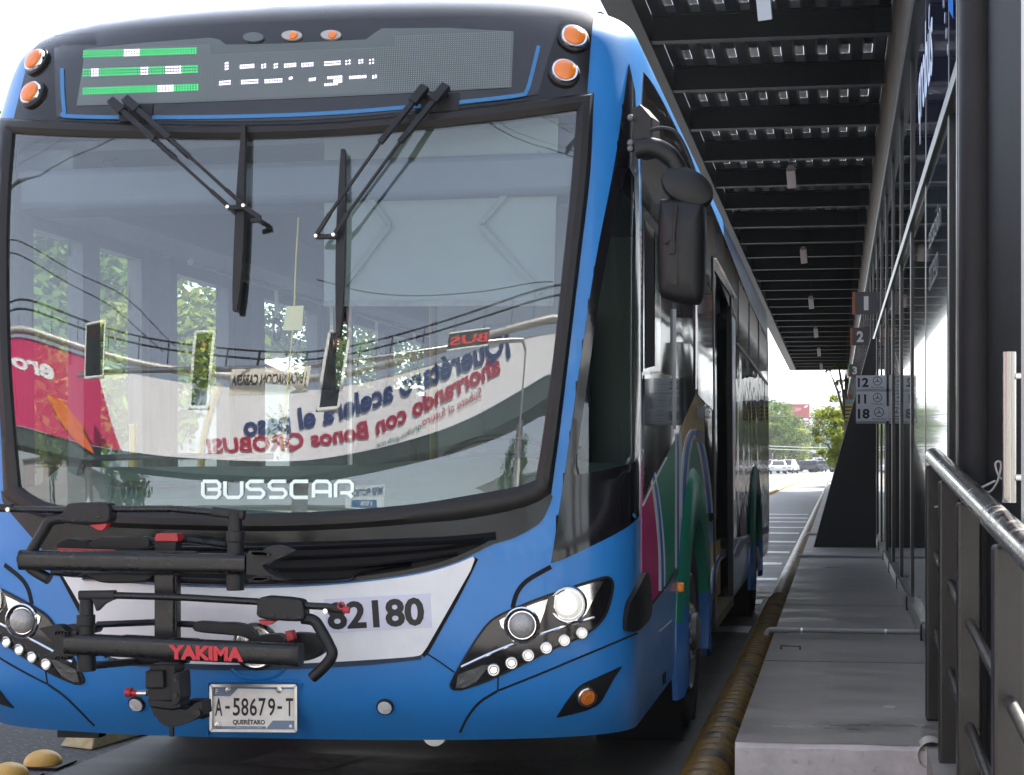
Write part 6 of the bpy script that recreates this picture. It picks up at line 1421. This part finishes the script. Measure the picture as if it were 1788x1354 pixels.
plate([(400,643),(541,640),(538,685),(402,690)], 'street_name_plate', 'cream street name plate mirrored between the traffic lights', 'street sign', mat('plate_cream', (.90,.84,.70), .6), 'J ENCARNACION CABRERA', M['ink'])
plate([(790,590),(862,565),(848,592),(772,625)], 'pixel_sign', 'black sign with red glowing letters mirrored at the right of the windshield', 'sign', BK, 'BUS', emis('sign_red', (.7,.03,.02), .15), BORD)
# shop hoarding, pale roofs, verge
YH = -44
q = [on_plane(x,y,YH) for x,y in ((604,850),(672,848),(672,888),(608,890))]; cx = (q[0].x+q[1].x)/2; w = abs(q[0].x-q[1].x)/2; z0 = min(q[2].z,q[3].z); z1 = max(q[0].z,q[1].z)
if z1 < z0: z0, z1 = z1, z0
t = thing('shop_hoarding', 'blue and white hoarding mirrored at the foot of the windshield', 'hoarding', (cx, YH, 0)); mb = MB(); mb.box((cx-w,YH-.2,z0),(cx+w,YH,z1)); mb.build('panel', mat('hoarding_white', (.60,.65,.70), .6), t, smooth=0)
mb = MB(); mb.box((cx-w*.7,YH+.001,z0+(z1-z0)*.08),(cx+w*.6,YH+.02,z0+(z1-z0)*.5)); mb.build('blue_field', mat('hoarding_blue', (.03,.08,.25), .6), t, smooth=0)
text_mb(MB(), 'IMPER PROTECTO', plane_f((cx+w*.9,YH+.03,z0+(z1-z0)*.66), (-w*1.8,0,0), (0,0,(z1-z0)*.22)), bold=.03).build('lettering', NAVY, t, smooth=0, recalc=False)
text_mb(MB(), '15%', plane_f((cx+w*.35,YH+.04,z0+(z1-z0)*.2), (-w*.6,0,0), (0,0,(z1-z0)*.22)), bold=.03).build('lettering', M['white_paint'], t, smooth=0, recalc=False)
mb = MB(); mb.box((cx-.15,YH-.3,0),(cx+.15,YH-.21,z0+.3)); mb.build('post', M['frame_dark'], t, smooth=0)
for i, (x0, x1, y0, y1, h, c) in enumerate(((-40,-14,-70,-56,6.0,(.55,.53,.48)),(-12,2,-78,-62,5.0,(.25,.28,.30)),(6,34,-72,-58,6.5,(.42,.42,.44)),(-75,-44,-48,-30,7,(.40,.38,.36)))):
    t = thing('shop_building', ['long cream shop building behind the camera, left','grey workshop building behind the camera, centre','wide pale grey shop building behind the camera, right','brown grey building far left behind the camera'][i], 'building', (x0,y0,0)); mb = MB(); mb.box((x0,y0,0),(x1,y1,h)); mb.build('wall', mat('shop_wall', c, .7, var=.12, scale=.3), t, smooth=0)
    mb = MB(); mb.box((x0-.4,y0-.4,h+.003),(x1+.4,y1+.4,h+.35)); mb.build('roof', M['frame_light'], t, smooth=0)
    for k in range(5): mb = MB(); u = x0+(x1-x0)*(k+.2)/5; mb.box((u,y1+.003,.3 if k%2 else 1.2),(u+(x1-x0)*.12,y1+.06,3.0)); mb.build('window', M['tint'], t, smooth=0)
o = gsheet('grass_verge', -60, 30, -54, -30, .004, mat('verge_grass', (.10,.15,.04), .9, var=.4, scale=2))
for i, (x, y, h, r) in enumerate(((-26,-26,8,3),(-34,-18,9,3.4),(12,-32,8,3),(20,-24,7,2.6))):
    tree('verge_tree', ['tree behind the camera beside the cream shop','largest tree at the far left behind the camera','tree behind the camera right of the hoarding','smaller tree at the right behind the camera'][i], (x,y,0), h, r, 36, 60, .2, 80+i, LEAF[i%2])
# overhead cables
for i, (path, r) in enumerate((([(20,325),(70,300),(130,272),(200,243)], .045), ([(22,292),(60,272),(110,243)], .025), ([(24,272),(70,246)], .02), ([(850,212),(900,240),(950,256),(1004,268)], .05), ([(862,209),(910,234),(960,250),(1006,262)], .035), ([(950,205),(980,222),(1007,238)], .045), ([(962,203),(985,218),(1008,231)], .03), ([(14,418),(120,470),(220,520),(300,600)], .015), ([(14,440),(110,490),(200,540),(280,610)], .015), ([(560,490),(650,512),(760,516),(870,505),(965,492)], .015))):
    pp = []
    for x, y in path: w, r_ = refl(x, y); pp.append(w+r_*13.0)
    a, b = pp[0]+(pp[0]-pp[1]).normalized()*(9 if i < 7 else .1), pp[-1]+(pp[-1]-pp[-2]).normalized()*(9 if i < 7 else .1)
    if min(a.z, b.z) < 1: a.z = max(a.z, 1); b.z = max(b.z, 1)
    mb = MB(); mb.tube([a]+crv(pp, 4)+[b], r, 6); tag(mb.build('overhead_cable', CB), 'one of the overhead cables mirrored in the bus windshield', 'cable', 'overhead cables mirrored in the windshield')
